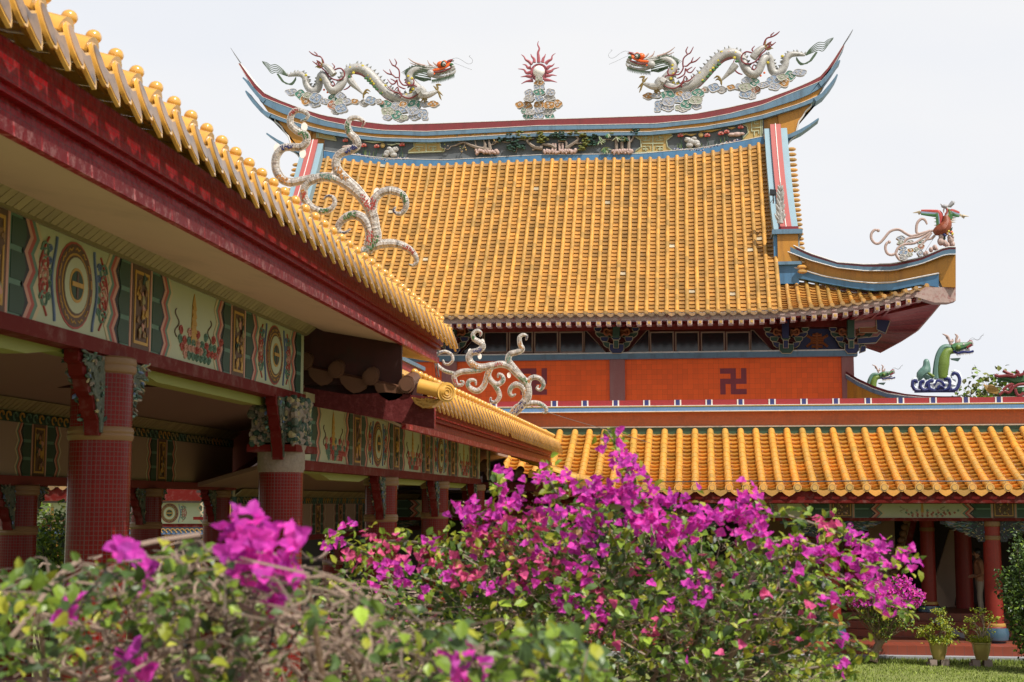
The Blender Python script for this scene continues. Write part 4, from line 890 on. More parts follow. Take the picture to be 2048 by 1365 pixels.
m.build('ridge_coping', gal)
m = MB(); strip('rail_red', zf(808, 35.3), zf(797, 35.3), 35.34, .6); o = m.build('ridge_rail', gal)
x = P(1481, 800, 35.3).x
pitch = P(1546, 800, 35.3).x-x-0.02
k = -11
while x+k*pitch < GX1:
    xx = x+k*pitch; k += 1; m = MB().use('navy'); m.box(xx-.05, xx+.05, 35.32, 35.9, zf(808,35.3), zf(796.7,35.3)); m.use('white_trim')
    for s_ in (-1, 1): m.box(xx+s_*.068-.018, xx+s_*.068+.018, 35.325, 35.9, zf(808,35.3), zf(796.7,35.3)-.001)
    m.build('rail_marker', gal)
m = MB().use('red_paint'); m.box(-4.6, GX1, 32.08, 32.18, 3.34, 3.62); m.box(-4.6, GX1, 32.03, 32.08, 3.36, 3.42); m.use('dark_red'); m.box(-4.6, GX1, 32.18, 33.0, 3.55, 3.58); m.build('fascia', gal)
BZ = zf(1036, 32.95)
m = MB().use('red_paint'); m.box(-12, GX1, 32.93, 33.12, BZ-.07, BZ); m.build('beam', gal)
m = MB(); f = lambda u, v, d: Vector((u, 32.98-d, BZ+v))
gx = P(1684, 1020, 32.95).x
paint_beam(m, f, -11.8, GX1, 0.40, 0.46, 1.74, 0.26, 0.40, 2, phase=(gx+11.8) % 3.52, amp=.055, first=int((gx+11.8)//3.52)+1)
m.build('painted_panel', gal)
# columns
colx = P(1988, 1200, 33.1).x
cz = zf(1278, 33.1)
for i in range(-4, 2):
    column(gal, colx+3.52*i if i else colx, 33.1, 0.27, BZ-.07, 0.185, True, base=cz+.16, ring=zf(1075, 33.1))
    for s_ in (-1, 1):
        xx = colx+3.52*i; queti(gal, lambda u, v, d, xx=xx, s_=s_: Vector((xx+s_*(.17+u), 33.05-d, BZ-.07+v)), 0.95, 0.46, s_, 'panel_black', 190)
cx2 = P(1857, 1150, 35.4); column(gal, cx2.x, 35.4, 0.8, 3.5, 0.165, True, base=P(1870, 1222, 35.4).z, ring=P(1857,1059,35.4).z)
cx3 = P(1928, 1150, 36.6); column(gal, cx3.x, 36.6, 0.7, 3.5, 0.2, True)
cx4 = P(1728, 1150, 35.4); column(gal, cx4.x-0.3, 35.4, 0.8, 3.5, 0.16, True)
# floor, steps
st_ = MB().use('kerb_grey'); st_.box(GX0, GX1, 31.95, 32.2, -0.05, 0.085); tag(st_.build('kerb'), kind='structure')
st_ = MB().use('step_red'); st_.box(GX0, GX1, 32.2, 33.0, -0.05, 0.285); st_.use('terracotta_floor'); st_.box(GX0, GX1, 33.0, 34.2, -0.05, 0.29); st_.use('step_red')
st_.box(GX0, GX1, 34.2, 34.5, -0.05, 0.45); st_.box(GX0, GX1, 34.5, 34.8, -0.05, 0.62); st_.use('terracotta_floor'); st_.box(GX0, GX1, 34.8, 44, -0.05, 0.79)
tag(st_.build('terrace'), kind='structure')
m = MB().use('kerb_grey'); m.prism([P(x, y, 34.15) for x, y in ((1872,1236),(1930,1270),(1930,1280),(1868,1245))], (0, .25, 0)); m.use('wall_plaster')
m.build('stair_stringer', gal)
# the interior: back wall, raking stair ceilings, near-black surfaces painted as shade
m = MB().use('wall_plaster'); m.box(1.0, 4.6, 38.2, 38.38, 0.7, 4.2); m.use('interior_shade'); m.box(-12, GX1, 38.4, 38.6, 0, 4.5); m.use('interior_shade'); m.box(-12, GX1, 33.1, 38.6, 3.60, 3.66); m.box(-12, GX1, 38.1, 38.38, 2.9, 3.6); m.box(GX1, GX1+.2, 33, 38.6, 0, 5); m.build('back_wall', gal)
m = MB().use('wall_plaster'); m.box(P(1705,1150,37).x, P(1792,1150,37).x, 37.0, 37.1, 0.75, 3.9)
m.use('red_paint')
for pts, Y, mm in (([(1835,1038),(1815,1120),(1800,1165),(1788,1200),(1778,1200),(1803,1120),(1823,1038)], 36.2, 'red_paint'), ([(1740,1038),(1733,1080),(1720,1130),(1700,1190),(1692,1190),(1712,1130),(1722,1080),(1730,1038)], 35.8, 'red_paint'),
                 ([(1823,1038),(1803,1120),(1778,1200),(1772,1200),(1796,1120),(1815,1038)], 36.15, 'ring_tan'), ([(1870,1160),(1920,1225),(1880,1225),(1865,1180)], 36.9, 'wall_plaster'),
                 ([(1900,1060),(1935,1060),(1905,1230),(1870,1160)], 37.3, 'wall_plaster')):
    m.use(mm); m.prism([P(x, y, Y) for x, y in pts], (0, .12, 0))
m.use('ring_tan')
for k in range(12): p = P(1813-k*3.4, 1042+k*13, 36.1); m.ball(p, (0.10, 0.06, 0.085), 8, 5)
m.build('raking_stair_ceiling', gal)
m = MB(); m.use('panel_blue'); a, b = P(1600,1072,35.8), P(1704,1037,35.8); m.box(a.x, b.x, 35.8, 35.9, a.z, b.z); 
for j in range(14): m.use(random.choice(['panel_cream','panel_teal','panel_pink'])); m.tube([Vector((a.x+.1+.09*j, 35.79, a.z+.2+.05*math.sin(t*2+j))) +Vector((.05*math.cos(t),0,.1*math.sin(t))) for t in np.linspace(0,4.5,8)], .018, 4, 1)
m.use('dark_red'); m.box(a.x-.1, b.x+.03, 35.8, 35.9, a.z-.07, a.z); m.build('carved_lintel', gal)
# ------------------------------------------------------------------ the stepped corridor on the left
def nail_balls(parent, Ys, X, Zf0, r):
    for y in Ys:
        Z = Zf0(y)
        m = MB().use('near_yellow'); m.ball((X, y, Z), (r, r, r*.92), 14, 9); m.lathe((X, y, Z-r*1.9), [(r*.5, 0), (r*.42, r*1.3)], 8)
        m.build('nail_cap', parent, loc=(X, y, Z))
def tier(name, label, Y0, Y1, dz, colsY, phase, kinds, rear=(8, 22.7), rdz=0.0, rper=3.75, rphase=0.0, eaveX=-2.95, balls=True, capital=None, beam_end=None, rcols=(), bdz=None, bY0=None, tl=0.0):
    bY0 = Y0 if bY0 is None else bY0
    bdz = dz if bdz is None else bdz
    t = thing(name, label, 'corridor', (-5.5, (Y0+Y1)/2, 0)); Zt = 5.46+dz; be = beam_end or Y1
    fn = lambda u, s: Vector((-6.0+(eaveX+6.0)*s, u, Zt+tl*(11-u)+(1-s)*1.42-0.12*4*s*(1-s)))
    Ys = []; y = Y1-0.12
    while y > Y0: Ys.append(y); y -= 0.285
    Ys = Ys[::-1]
    tile_roof(t, Ys, fn, r=0.078, pan_len=0.2, cov_len=0.27, lift=0.035, pan_mat='near_yellow', cov_mat='near_yellow', drip_mat='near_drip', segs=8, disc_r=0.105, drip_len=0.215, tilt=0.35, out=Vector((1, 0, 0)))
    nail_balls(t, Ys, eaveX-0.11, lambda y: Zt+tl*(11-y)+0.205, 0.042)
    m = MB().use('near_yellow'); m.band([Vector((-6.0, y, Zt+1.40)) for y in (Y0, Y1)], [Vector((-9.0, y, Zt-0.2)) for y in (Y0, Y1)], (0, 0, -0.08)); m.build('rear_slope', t)
    m = MB().use('red_mosaic'); m.box(-6.12, -5.88, Y0, Y1, Zt+1.3, Zt+1.62); m.use('blue_mosaic'); m.box(-6.16, -5.84, Y0, Y1, Zt+1.62, Zt+1.70); m.build('ridge', t)
    z = lambda v: v+dz
    m = MB().use('red_mosaic_side'); x = eaveX-0.15
    m.use('glint_trim'); m.box(x-.05, x+.0, Y0, Y1, z(5.035), z(5.10)); m.use('red_mosaic_side'); m.box(x-.10, x-.03, Y0, Y1, z(5.10), z(5.20)); m.box(x-.06, x+.02, Y0, Y1, z(5.20), z(5.24)); m.box(x-.08, x+.05, Y0, Y1, z(5.24), z(5.43)); m.build('fascia', t)
    zb = lambda v: v+bdz
    m = MB().use('soffit_cream'); m.band([Vector((x-.04, y, z(5.045))) for y in (Y0, Y1)], [Vector((-4.0, y, zb(5.20))) for y in (Y0, Y1)], (0, 0, .03)); m.build('soffit', t)
    m = MB().use('dentil_olive'); y = Y0
    while y < be:
        m.tint = random.gauss(0, .3); m.prism([Vector((-4.10, y, zb(5.105))), Vector((-4.10, y+.085, zb(5.105))), Vector((-4.0, y+.115, zb(5.20))), Vector((-4.0, y+.02, zb(5.20)))], (0.035, 0, 0.012)); y += .098
    m.box(-4.12, -4.06, bY0, be, zb(5.10), zb(5.19)); m.build('dentil_cornice', t)
    m = MB(); f = lambda u, v, d: Vector((-4.10+d, u, zb(4.48)+v))
    paint_beam(m, f, bY0, be, 0.62, 0.33, 1.04, 0.22, 0.22, 3, phase=phase, kinds=kinds, amp=.036); m.build('painted_panel', t)
    m = MB().use('red_paint'); m.box(-4.22, -4.06, bY0, be, zb(4.38), zb(4.48)); m.build('beam', t)
    m = MB().use('lime_edge')
    ys = [Y0]+[y for y in colsY]+[be]
    for a, b in zip(ys, ys[1:]):
        if b-a > 1: m.prism([Vector((-4.21, y, zz_)) for y, zz_ in ((a+.55, zb(4.38)), (b-.55, zb(4.38)), (b-1.1, zb(4.30)), (a+1.1, zb(4.30)))], (-.16, 0, 0))
    m.box(-4.36, -4.22, bY0, be, zb(4.36), zb(4.44)); m.build('beam_underside', t)
    zc = 5.12+bdz; m = MB().use('ceiling_tan'); m.band([Vector((-4.55, y, zc)) for y in (max(Y0-1, rear[0]-2), rear[1])], [Vector((-7.6, y, 4.50+rdz)) for y in (max(Y0-1, rear[0]-2), rear[1])], (0, 0, .06)); m.box(-4.6, -4.2, Y0, be, zb(5.10), zb(5.14)); m.build('ceiling', t)
    # rear row
    r0, r1 = rear; m = MB().use('dentil_olive'); y = r0
    while y < r1: m.tint = random.gauss(0, .3); m.prism([Vector((-7.62, y, 4.39+rdz)), Vector((-7.62, y+.1, 4.39+rdz)), Vector((-7.5, y+.13, 4.5+rdz)), Vector((-7.5, y+.02, 4.5+rdz))], (.04, 0, .01)); y += .118
    m.box(-7.7, -7.6, r0, r1, 4.38+rdz, 4.5+rdz); m.build('rear_cornice', t)
    m = MB(); f2 = lambda u, v, d: Vector((-7.60+d, u, 3.66+rdz+v)); m.use('panel_green'); m.box(-7.7, -7.58, r0, r1, 4.26+rdz, 4.38+rdz)
    for k in range(int((r1-r0)/.16)): m.use(random.choice(['panel_gold','panel_teal','dentil_olive'])); yy_ = r0+.16*k+.05; m.tube([Vector((-7.56, yy_+.05*math.cos(a), 4.32+rdz+.045*math.sin(a))) for a in np.linspace(0, 4.6, 7)], .012, 4, 1)
    paint_beam(m, f2, r0, r1, 0.60, 0.30, rper-1.1, 0.16, 0.24, 3, phase=rphase, plain=True, amp=.03); m.build('rear_panel', t)
    m = MB().use('dark_red'); m.box(-7.72, -7.52, r0, r1, 3.56+rdz, 3.66+rdz); m.build('rear_beam', t)
    for y in colsY:
        column(t, -4.18, y, -0.3, zb(4.38) if not (capital and y == capital) else zb(4.38), 0.212, ring=zb(3.84))
        for s_ in (-1, 1): queti(t, lambda u, v, d, y=y, s_=s_: Vector((-4.14+d, y+s_*(.19+u), zb(4.38)+v)), 0.42, 0.56, s_, 'red_paint', 60)
    for y in rcols:
        column(t, -7.6, y, -0.3, 3.56+rdz, 0.205, ring=3.05+rdz)
        for s_ in (-1, 1): queti(t, lambda u, v, d, y=y, s_=s_: Vector((-7.6+d, y+s_*(.19+u), 3.56+rdz+v)), 0.42, 0.5, s_, 'red_paint', 50)
    return t
t1 = tier('corridor_upper_bay', 'near upper stretch of the stepped corridor with round nail caps on its eave', 4.2, 16.85, 0.0, [5.2, 9.57], 1.29, (1, 0), rear=(6, 22.6), rdz=0.0, rper=3.82, rphase=(15.66-6) % 3.82, beam_end=14.4, rcols=(11.5, 15.24, 19.0, 21.9), tl=.018)
t2 = tier('corridor_lower_bay', 'farther stretch of the stepped corridor, one step lower than the near one', 14.9, 30.1, -0.89, [18.53, 22.42, 26.3], 0.12, (1, 0), rear=(22.8, 38.2), rdz=-0.92, rper=1.8, rphase=1.53, beam_end=26.5, rcols=(25.5, 29.2, 33.0), bdz=-0.68, bY0=14.4)

# column at the step between the two stretches, with its weathered carved capital
column(t1, -4.15, 13.86, -0.3, 3.92, 0.218, ring=None, cap=False)
m = MB().use('stucco_brown'); m.lathe((0,0,0), [(.22,3.66),(.235,3.7),(.235,3.88),(.25,3.93)], 24); o = m.build('column_collar', t1); o.location = (-4.15, 13.86, 0); o.matrix_parent_inverse = Matrix.Translation(t1.location).inverted()
m = MB().use('stucco_brown'); m.box(-4.38, -3.96, 13.6, 14.1, 3.95, 4.38)
for k in range(260):
    a = random.uniform(0, 6.28); m.use(random.choice(['stucco_brown','carved_green','panel_green','stucco_brown','dentil_olive'])); zz_ = random.uniform(3.92, 4.40); w_ = .20+.10*(zz_-3.9)
    if random.random() < .5: p = Vector((-3.95, 13.86+random.uniform(-.28,.28), zz_))
    else: p = Vector((-4.17+random.uniform(-.22,.24), 13.59, zz_))
    m.ball(p, (random.uniform(.02,.05), random.uniform(.02,.05), random.uniform(.02,.05)), 6, 4)
m.build('carved_capital', t1)
queti(t1, lambda u, v, d: Vector((-4.10+d, 13.6-u, 4.40+v)), 0.30, 0.62, 1, 'red_paint', 20)
m = MB().use('red_paint'); m.box(-4.42, -3.92, 13.58, 14.38, 3.86, 3.93); m.build('collar_beam', t1)
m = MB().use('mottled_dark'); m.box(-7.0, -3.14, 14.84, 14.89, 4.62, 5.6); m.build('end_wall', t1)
# raking wall where the rear row steps down
m = MB().use('dark_red'); m.prism([P(x, y, 22.7) for x, y in ((453,868),(516,826),(516,921),(453,959))], (0, .15, 0)); m.use('red_paint'); m.tube([P(x, y, 22.65) for x, y in ((516,918),(453,960))], .05, 5, 1); m.build('raking_gable', t1)
# tiled return at the head of each lower stretch: faces the camera under the upper eave
def head_return(t, Yh, discs, barrel, rr, fas, orn):
    m = MB().use('return_tile')
    for x, y in discs:
        c = P(x, y, Yh); m.use('return_tile'); m.disc(c, rr, 18, (0, -1, 0), .03); m.disc(c+Vector((0,-.03,0)), rr*.75, 14, (0,-1,0), .012); m.tube([c+Vector((0,.02,.03)), c+Vector((0,.35,.1))], rr*.9, 10, 1)
    for (x, y), (x2, y2) in zip(discs, discs[1:]):
        a, b = P(x, y, Yh), P(x2, y2, Yh); cc = (a+b)/2+Vector((0,0,-rr*.9)); w_ = (b-a)*.40
        m.use('return_tile'); m.prism([cc-w_, cc-w_*.9+Vector((0,0,-.05)), cc-w_*.5+Vector((0,0,-.10)), cc+Vector((0,0,-.13)), cc+w_*.5+Vector((0,0,-.10)), cc+w_*.9+Vector((0,0,-.05)), cc+w_, cc+Vector((0,0,.0))], (0, .03, 0))
        m.use('return_tile'); m.prism([cc-w_*1.1, cc+w_*1.1, cc+w_*1.1+Vector((0,.4,.12)), cc-w_*1.1+Vector((0,.4,.12))], (0, 0, .04))
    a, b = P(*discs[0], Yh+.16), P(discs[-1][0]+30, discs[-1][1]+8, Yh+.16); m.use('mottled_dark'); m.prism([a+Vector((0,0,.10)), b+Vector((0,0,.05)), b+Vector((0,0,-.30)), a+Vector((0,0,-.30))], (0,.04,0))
    o = m.build('return_tiles', t)
    m = MB().use('near_yellow'); a, b = [P(x, y, Yh-.15) for x, y in barrel]; dr = (b-a).normalized(); m.tube([a, a.lerp(b, .5), b], [rr*.9, rr*.85, rr*.95], 14, 1)
    ax = (Vector((.6,-.8,-.1))).normalized(); m.disc(b, rr*1.2, 20, ax, .03); m.use('panel_gold')
    for k in range(3): m.tube([b+ax*.035+Vector((math.cos(q)*rr*(.3+.3*k)*.8, math.cos(q)*rr*(.3+.3*k)*.6, math.sin(q)*rr*(.3+.3*k))) for q in np.linspace(0, 6.28, 14)], .008, 4, 1)
    m.build('corner_barrel', t)
    m = MB().use('near_yellow'); q = [P(x, y, Yh-.12) for x, y in orn]; m.prism(q, (.04, .06, 0)); m.use('panel_gold'); cc = sum(q, Vector())/len(q)
    m.tube([v.lerp(cc, .18)+Vector((0,-.012,0)) for v in q+[q[0]]], .012, 5, 1)
    for k in range(12): m.tube([v+Vector((0,-.015,0)) for v in (cc+Vector((random.uniform(-.12,.1),0,random.uniform(-.03,.05))), cc+Vector((random.uniform(-.1,.12),0,random.uniform(-.04,.05))))], .009, 4, 1)
    m.build('corner_ornament', t)
    m = MB().use('red_mosaic_side'); m.prism([P(x, y, Yh) for x, y in fas], (0, .1, 0)); m.build('return_fascia', t)
head_return(t2, 14.75, [(610,725),(673,741),(742,755),(814,771)], [(838,772),(891,785)], .088, [(608,775),(700,790),(775,785),(868,795),(868,858),(600,808)], [(823,795),(840,800),(868,798),(886,797),(870,810),(858,816),(845,817),(830,808)])
head_return(t2, 28.7, [(965,935),(997,941),(1037,949)], [(1058,948),(1078,952)], .09, [(955,965),(1085,965),(1085,985),(955,975)], [(1072,940),(1085,934),(1098,938),(1100,952),(1092,956),(1086,948),(1078,955)])
# third stretch joining the front gallery
t3 = thing('corridor_end_bay', 'short last stretch of the stepped corridor meeting the front gallery behind the blossoms', 'corridor', (-5.5, 30, 0))
fn = lambda u, s: Vector((-5.4+(-2.45+5.4)*s, u, 3.82+(1-s)*1.3-0.1*4*s*(1-s)))
tile_roof(t3, [28.9+.285*i for i in range(12)], fn, r=0.078, pan_mat='near_yellow', cov_mat='near_yellow', drip_mat='near_drip', segs=8, disc_r=0.10, drip_len=0.17, out=Vector((1,0,0)))
m = MB().use('red_paint'); m.box(-2.7, -2.6, 28.8, 32.6, 3.48, 3.78); m.build('fascia', t3)
m = MB().use('dark_red'); m.box(-4.2, -4.05, 26.6, 33, 3.1, 3.3); m.use('interior_shade'); m.box(-4.3, -2.7, 28.8, 33, 3.7, 3.75); m.build('beam', t3)
for y in (28.8, 31.6): column(t3, -3.9, y, -.3, 3.1, .2, ring=2.7)
# corridor floors
m = MB().use('terracotta_floor'); m.box(-8.0, -3.7, 3.0, 14.4, -0.5, 1.55); m.box(-8.0, -3.7, 14.4, 15.2, -0.5, 1.2); m.box(-8.0, -3.7, 15.2, 26.5, -0.5, 0.85); m.box(-8.0, -3.0, 26.5, 32.0, -0.5, 0.4); tag(m.build('corridor_floor'), kind='structure')

# ------------------------------------------------------------------ pavilion seen through the corridor
pv = thing('far_pavilion', 'sunlit pavilion with golden columns seen between the corridor columns at the far left', 'pavilion', (-18, 41, 0))
tile_roof(pv, [-26.2+.372*i for i in range(27)], lambda X, t: Vector((X, 43-2.2*t, 5.0-1.1*t)), r=.09, drip_len=.17)
m = MB().use('red_paint'); m.box(-26, -13.0, 40.85, 40.97, 3.42, 3.82); m.use('soffit_cream'); m.band([Vector((-26,40.9,3.42)), Vector((-12.6,40.9,3.42))], [Vector((-26,42.9,3.40)), Vector((-12.6,42.9,3.40))], (0,0,.04)); m.build('fascia', pv)
m = MB(); paint_beam(m, lambda u, v, d: Vector((u, 41.2-d, 2.74+v)), -26, -12.4, .62, .5, 1.8, .35, .35, 2, phase=1.0, amp=.07)
m.use('red_paint'); m.box(-26, -12.4, 41.2, 41.35, 2.64, 2.74); m.build('painted_panel', pv)
m = MB().use('panel_blue'); m.box(-26, -12.4, 41.24, 41.35, 2.42, 2.64); m.use('panel_gold')
for k in range(90): x = -26+.15*k; m.tube([Vector((x+.06*math.cos(a), 41.22, 2.53+.06*math.sin(a))) for a in np.linspace(0, 4.5, 7)], .015, 4, 1)
m.build('frieze_band', pv)
for i, x in enumerate((-15.9, -14.7, -19.5, -23.5)): 
    mm = MB().use('golden_column'); mm.lathe((0,0,0), [(.17,0),(.15,2.45)], 14)
    for k in range(16): mm.tube([Vector((math.cos(a)*.165, math.sin(a)*.165, .1+.15*k+a*.02)) for a in np.linspace(0, 6.28, 12)], .02, 4, 1)
    o = mm.build('golden_column', pv); o.location = (x, 41.6, 0); o.matrix_parent_inverse = Matrix.Translation(pv.location).inverted()
m = MB().use('interior_shade'); m.box(-26, -12.2, 44, 44.2, 0, 5); m.use('wall_plaster'); m.box(-20, -17.2, 43.4, 43.6, 0, 2.6); m.build('back_wall', pv)
m = MB().use('terracotta_floor'); m.box(-27, -12, 40.5, 45, -.05, .3); tag(m.build('pavilion_floor'), kind='structure')
# ------------------------------------------------------------------ porcelain clouds and roof figures
def cloud(m, x, y, rx, ry, col, Y, fx=lambda v: v, seed=0, d=0.22):
    """scalloped cloud plate with white rim and spiral; x, y, rx, ry in photograph pixels"""
    rnd = random.Random(int(x*7+y*13)); n = 4; c = P(x, y, Y); k = (P(x+1, y, Y)-c).length; pts = []
    ph = rnd.random()*6
    for i in range(30):
        a = 2*math.pi*i/30; r_ = .93+0.24*abs(math.sin(n*a/2+ph)); pts.append(fx(c+Vector((math.cos(a)*rx*k*r_*.92, 0, math.sin(a)*ry*k*r_*.92))))
    m.use('cloud_grey'); m.prism([p+Vector((0,.02,0)) for p in pts], (0, d, 0)); m.use(col); m.prism([p+Vector((0,-.005,0)) for p in pts], (0, .03, 0))
    m.use('white_trim'); m.tube([p+Vector((0,-.01,0)) for p in pts+[pts[0]]], .011, 4, 1)
    for j in range(3 if rx > 9 else 1):
        a0 = ph+j*2.1; o = Vector((math.cos(a0)*rx*k*.42, 0, math.sin(a0)*ry*k*.42)) if rx > 9 else Vector((0,0,0)); R0 = min(rx, ry)*k*(.34 if rx > 9 else .55)
        m.tube([fx(c+o+Vector((math.cos(a)*R0*(1-a/11), -.015, math.sin(a)*R0*(1-a/11)))) for a in np.linspace(0, 9, 12)], .012, 4, 1)

CL = {'l':'cloud_lilac','b':'cloud_blue','t':'cloud_teal','o':'cloud_orange','w':'cloud_brown','c':'cloud_cream','g':'cloud_grey'}
def ridge_dragon(mirror, label):
    Yd = 58.6; t = thing('ridge_dragon', label, 'dragon figure', (0,0,0), 'dragons facing the pearl on the ridge')
    fx = (lambda v: Vector((2*XC-v.x, v.y, v.z))) if mirror else (lambda v: v)
    base = fx(P(720, 238, Yd)); t.location = base
    D = lambda x, y, dy=0: fx(P(x, y, Yd+dy))
    K = 58.6/2844
    body = [(576,152,2.6,.1),(590,149,5,.1),(602,149,6.2,.1),(610,156,7,.1),(612,167,7.2,.1),(618,178,7.6,.1),(628,183,8,.1),(636,177,8.2,.1),(639,165,8.4,.1),(642,152,8.4,.05),(648,152,8,-.15),(653,163,8.4,-.2),(658,174,8.8,-.2),(666,182,9.2,-.2),(676,177,9.4,-.15),(684,166,9.6,-.1),(690,153,10,0),(698,143,10.2,0),(712,137,10.6,0),(727,140.5,10.8,0),(740,150,11,0),(752,163,11.4,0),(765,177,12,0),(780,190,12.4,0),(800,198,12.6,0),(820,198,12.4,0),(833,190,11.5,0),(836,180,10.5,0),(829,172,10,0),(822,163,9.5,0),(820,153,9.3,0),(825,145,9,0),(834,140,8.6,0),(846,138,8,0)]
    m = MB().use('porcelain'); m.tube([D(x, y, d) for x, y, r_, d in body], [r_*K for x, y, r_, d in body], 12, 3); 
    m.use('dragon_yellow')
    for x, y in [(765,185),(762,178),(770,172),(757,170),(775,186),(742,158),(735,150),(705,146),(818,168),(822,158),(818,152),(825,178),(820,185),(812,190),(800,188),(790,186),(640,160),(613,150),(700,136),(727,133),(750,168),(745,163)]:
        m.ball(D(x+random.uniform(-2,2), y+random.uniform(-1,1), -.17), (.07, .05, .06), 6, 4)
    m.use('dragon_green')
    for x, y in [(735,153),(740,158),(745,163),(752,170),(757,175),(765,183),(702,150)]: m.ball(D(x-3, y+4, -.16), (.09,.05,.06), 6, 4)
    m.use('dragon_orange')
    for x, y in [(714,134),(756,171),(648,180),(655,185)]: m.ball(D(x, y, -.17), .05, 6, 4)
    m.use('belly_red'); bl = body[18:26]; m.tube([D(x-4, y+8, -.03) for x, y, r_, d in bl], [.08]*8, 7, 3)
    o = m.build('body', t)
    m = MB().use('spike_grey')                       # dorsal spikes follow the upper side of the body
    for i in range(len(body)-1):
        x, y, r_, d = body[i]; x2, y2, r2, d2 = body[i+1]; dx, dy = x2-x, y2-y; l_ = math.hypot(dx, dy); nx, ny = dy/l_, -dx/l_
        if ny > .25 and 12 > i or 12 <= i < 15: continue
        if i > 24: nx, ny = -abs(nx), ny
        for f_ in (0.0, .5):
            px, py = x+dx*f_+nx*r_*.9, y+dy*f_+ny*r_*.9; q = D(px, py, d); hh = 6 if i > 14 else 4.5
            m.tube([q, D(px+nx*hh*.5, py+ny*hh*.5, d), D(px+nx*hh+1, py+ny*hh, d)], [.055, .04, .004], 5, 1)
    m.build('dorsal_spikes', t)
    m = MB().use('dragon_red')
    for w_ in ([(618,103),(624,108),(632,112),(641,114),(646,121),(648.5,131),(652,138),(660,142),(669,140),(680,137),(688,143.5),(688,154),(680,160),(670,160),(660,155),(652,144),(643.5,136),(638,129.5),(634,122)],
               [(778.7,119),(784.5,130),(790,133),(797.5,140),(799,151),(798.6,160),(805.6,170),(815,171),(827,171),(834,174)], [(789,118),(793,126),(790,133)], [(766,140),(775,147.5),(784.5,150),(791.6,155.6),(797,155)], [(779,139),(782,146),(784,150)],
               [(775,159),(783,168.5),(790,167),(794,160),(796,171),(805.6,177),(811,178)], [(781,158),(790,163),(791,167)], [(776,174),(787,184),(796,186),(805.6,193),(816,197),(828,194),(837,187)],
               [(628,104),(634,109),(633,112)], [(625,123),(632,128),(638,132),(645,136)], [(633,121),(640,125),(644,130)], [(664,127),(669,133),(666,138),(660,135)], [(660,167),(664,173),(669,169),(665,162)], [(702,150),(704,160),(700,172),(693,178),(687,180)], [(789,182),(795,175),(798,183),(803,190),(800,196)], [(812,160),(812,166),(822,172),(828,166),(826,158)]):
        n = len(w_); m.tube([D(x, y, -.32) for x, y in w_], [.015]+[.032]*(n-2)+[.02], 6, 3)
    m.build('flame_tendrils', t)
    m = MB().use('mane_green')                      # tail tuft and mane
    for i in range(6):
        o_ = i*3.6; m.tube([D(575, 152, .1), D(566-i*.5, 140+o_*.6, .1), D(552, 130+o_, .1), D(541+i*.6, 131+o_*1.1, .1), D(534, 126+o_*.7, .1), D(524+i*.4, 123+i*.8, .1)] if i < 5 else [D(590,160,.1), D(580,168,.1), D(565,164,.1), D(558,152,.1)], [.035, .02, .018, .018, .014, .008] if i < 5 else .02, 6, 4)
    for k in range(3): m.tube([D(592, 155+k*2, .1), D(584, 166+k*2, .1), D(572, 168-k, .1), D(562, 156+k*2, .1), D(556-k, 148, .1)], .024, 5, 3)
    m.build('tail_tuft', t); m = MB().use('mane_green')
    for i in range(6):
        a = i/5; m.tube([D(862, 141+a*18, -.1), D(845, 134+a*22, -.15), D(828, 133+a*20, -.12), D(815-3*a, 138+a*10, -.1), D(803+12*a, 146+a*10, -.1)], [.035,.026,.024,.02,.01], 5, 3)
    for k in range(5): m.tube([D(862,158+k*.7,-.1), D(848, 163-k, -.1), D(834, 158-k*1.2, -.1), D(829,157-k,-.1)], .022, 5, 2)
    for k in range(26): x = 864+k*1.75; y = lerp([(864,160),(880,158),(900,152),(911,147)], x); m.tube([D(x, y, -.05), D(x+.5, y+4, -.05), D(x-1+random.random()*2, y+8, -.05)], [.03,.02,.004], 4, 1)
    m.build('mane', t)
    m = MB().use('porcelain')                       # head: skull, muzzle, jaw
    m.tube([D(846,139), D(856,139), D(866,141), D(878,144), D(890,143.5), D(902,140), D(910,136)], [.14,.18,.20,.15,.11,.10,.07], 10, 2)
    m.tube([D(862,150), D(874,154), D(886,155), D(898,152), D(908,146), D(911,141)], [.10,.09,.075,.07,.06,.03], 8, 2)
    m.ball(D(861,147,-.15), (.17,.12,.17), 10, 6); m.ball(D(905,134), (.11,.13,.08), 8, 6)
    for x, y in ((882,148),(889,148),(896,146.5),(902,144.5),(893,150),(900,148)): m.ball(D(x, y, -.1), (.03,.03,.05), 5, 4)
    m.use('dragon_orange'); m.ball(D(881,130,-.05), (.17,.18,.15), 10, 7); m.ball(D(889,126,-.05), (.12,.14,.11), 9, 6); m.tube([D(866,141,-.15), D(880,139,-.15), D(892,134,-.12), D(899,129,-.1)], .055, 6, 3)
    m.tube([D(884,134,-.1), D(893,132,-.1), D(900,126)], .05, 6, 2); m.ball(D(868.5,148,-.28), .04, 6, 4)
    m.use('dragon_red'); m.tube([D(893,127), D(899,123), D(906,120.5)], [.08,.075,.05], 7, 2); m.tube([D(868,145,-.16), D(884,144,-.16), D(896,139,-.13), D(902,136,-.1)], .03, 5, 2)
    m.use('cloud_grey'); m.ball(D(906,121.5), .055, 7, 5); m.use('panel_green'); m.ball(D(887,128.3,-.2), .13, 10, 7); m.use('porcelain'); m.ball(D(888,128.8,-.28), .085, 10, 7); m.use('panel_black'); m.ball(D(889,128.8,-.36), .028, 6, 4)
    m.use('dragon_green'); m.ball(D(902,130,-.05), (.12,.12,.07), 7, 5)
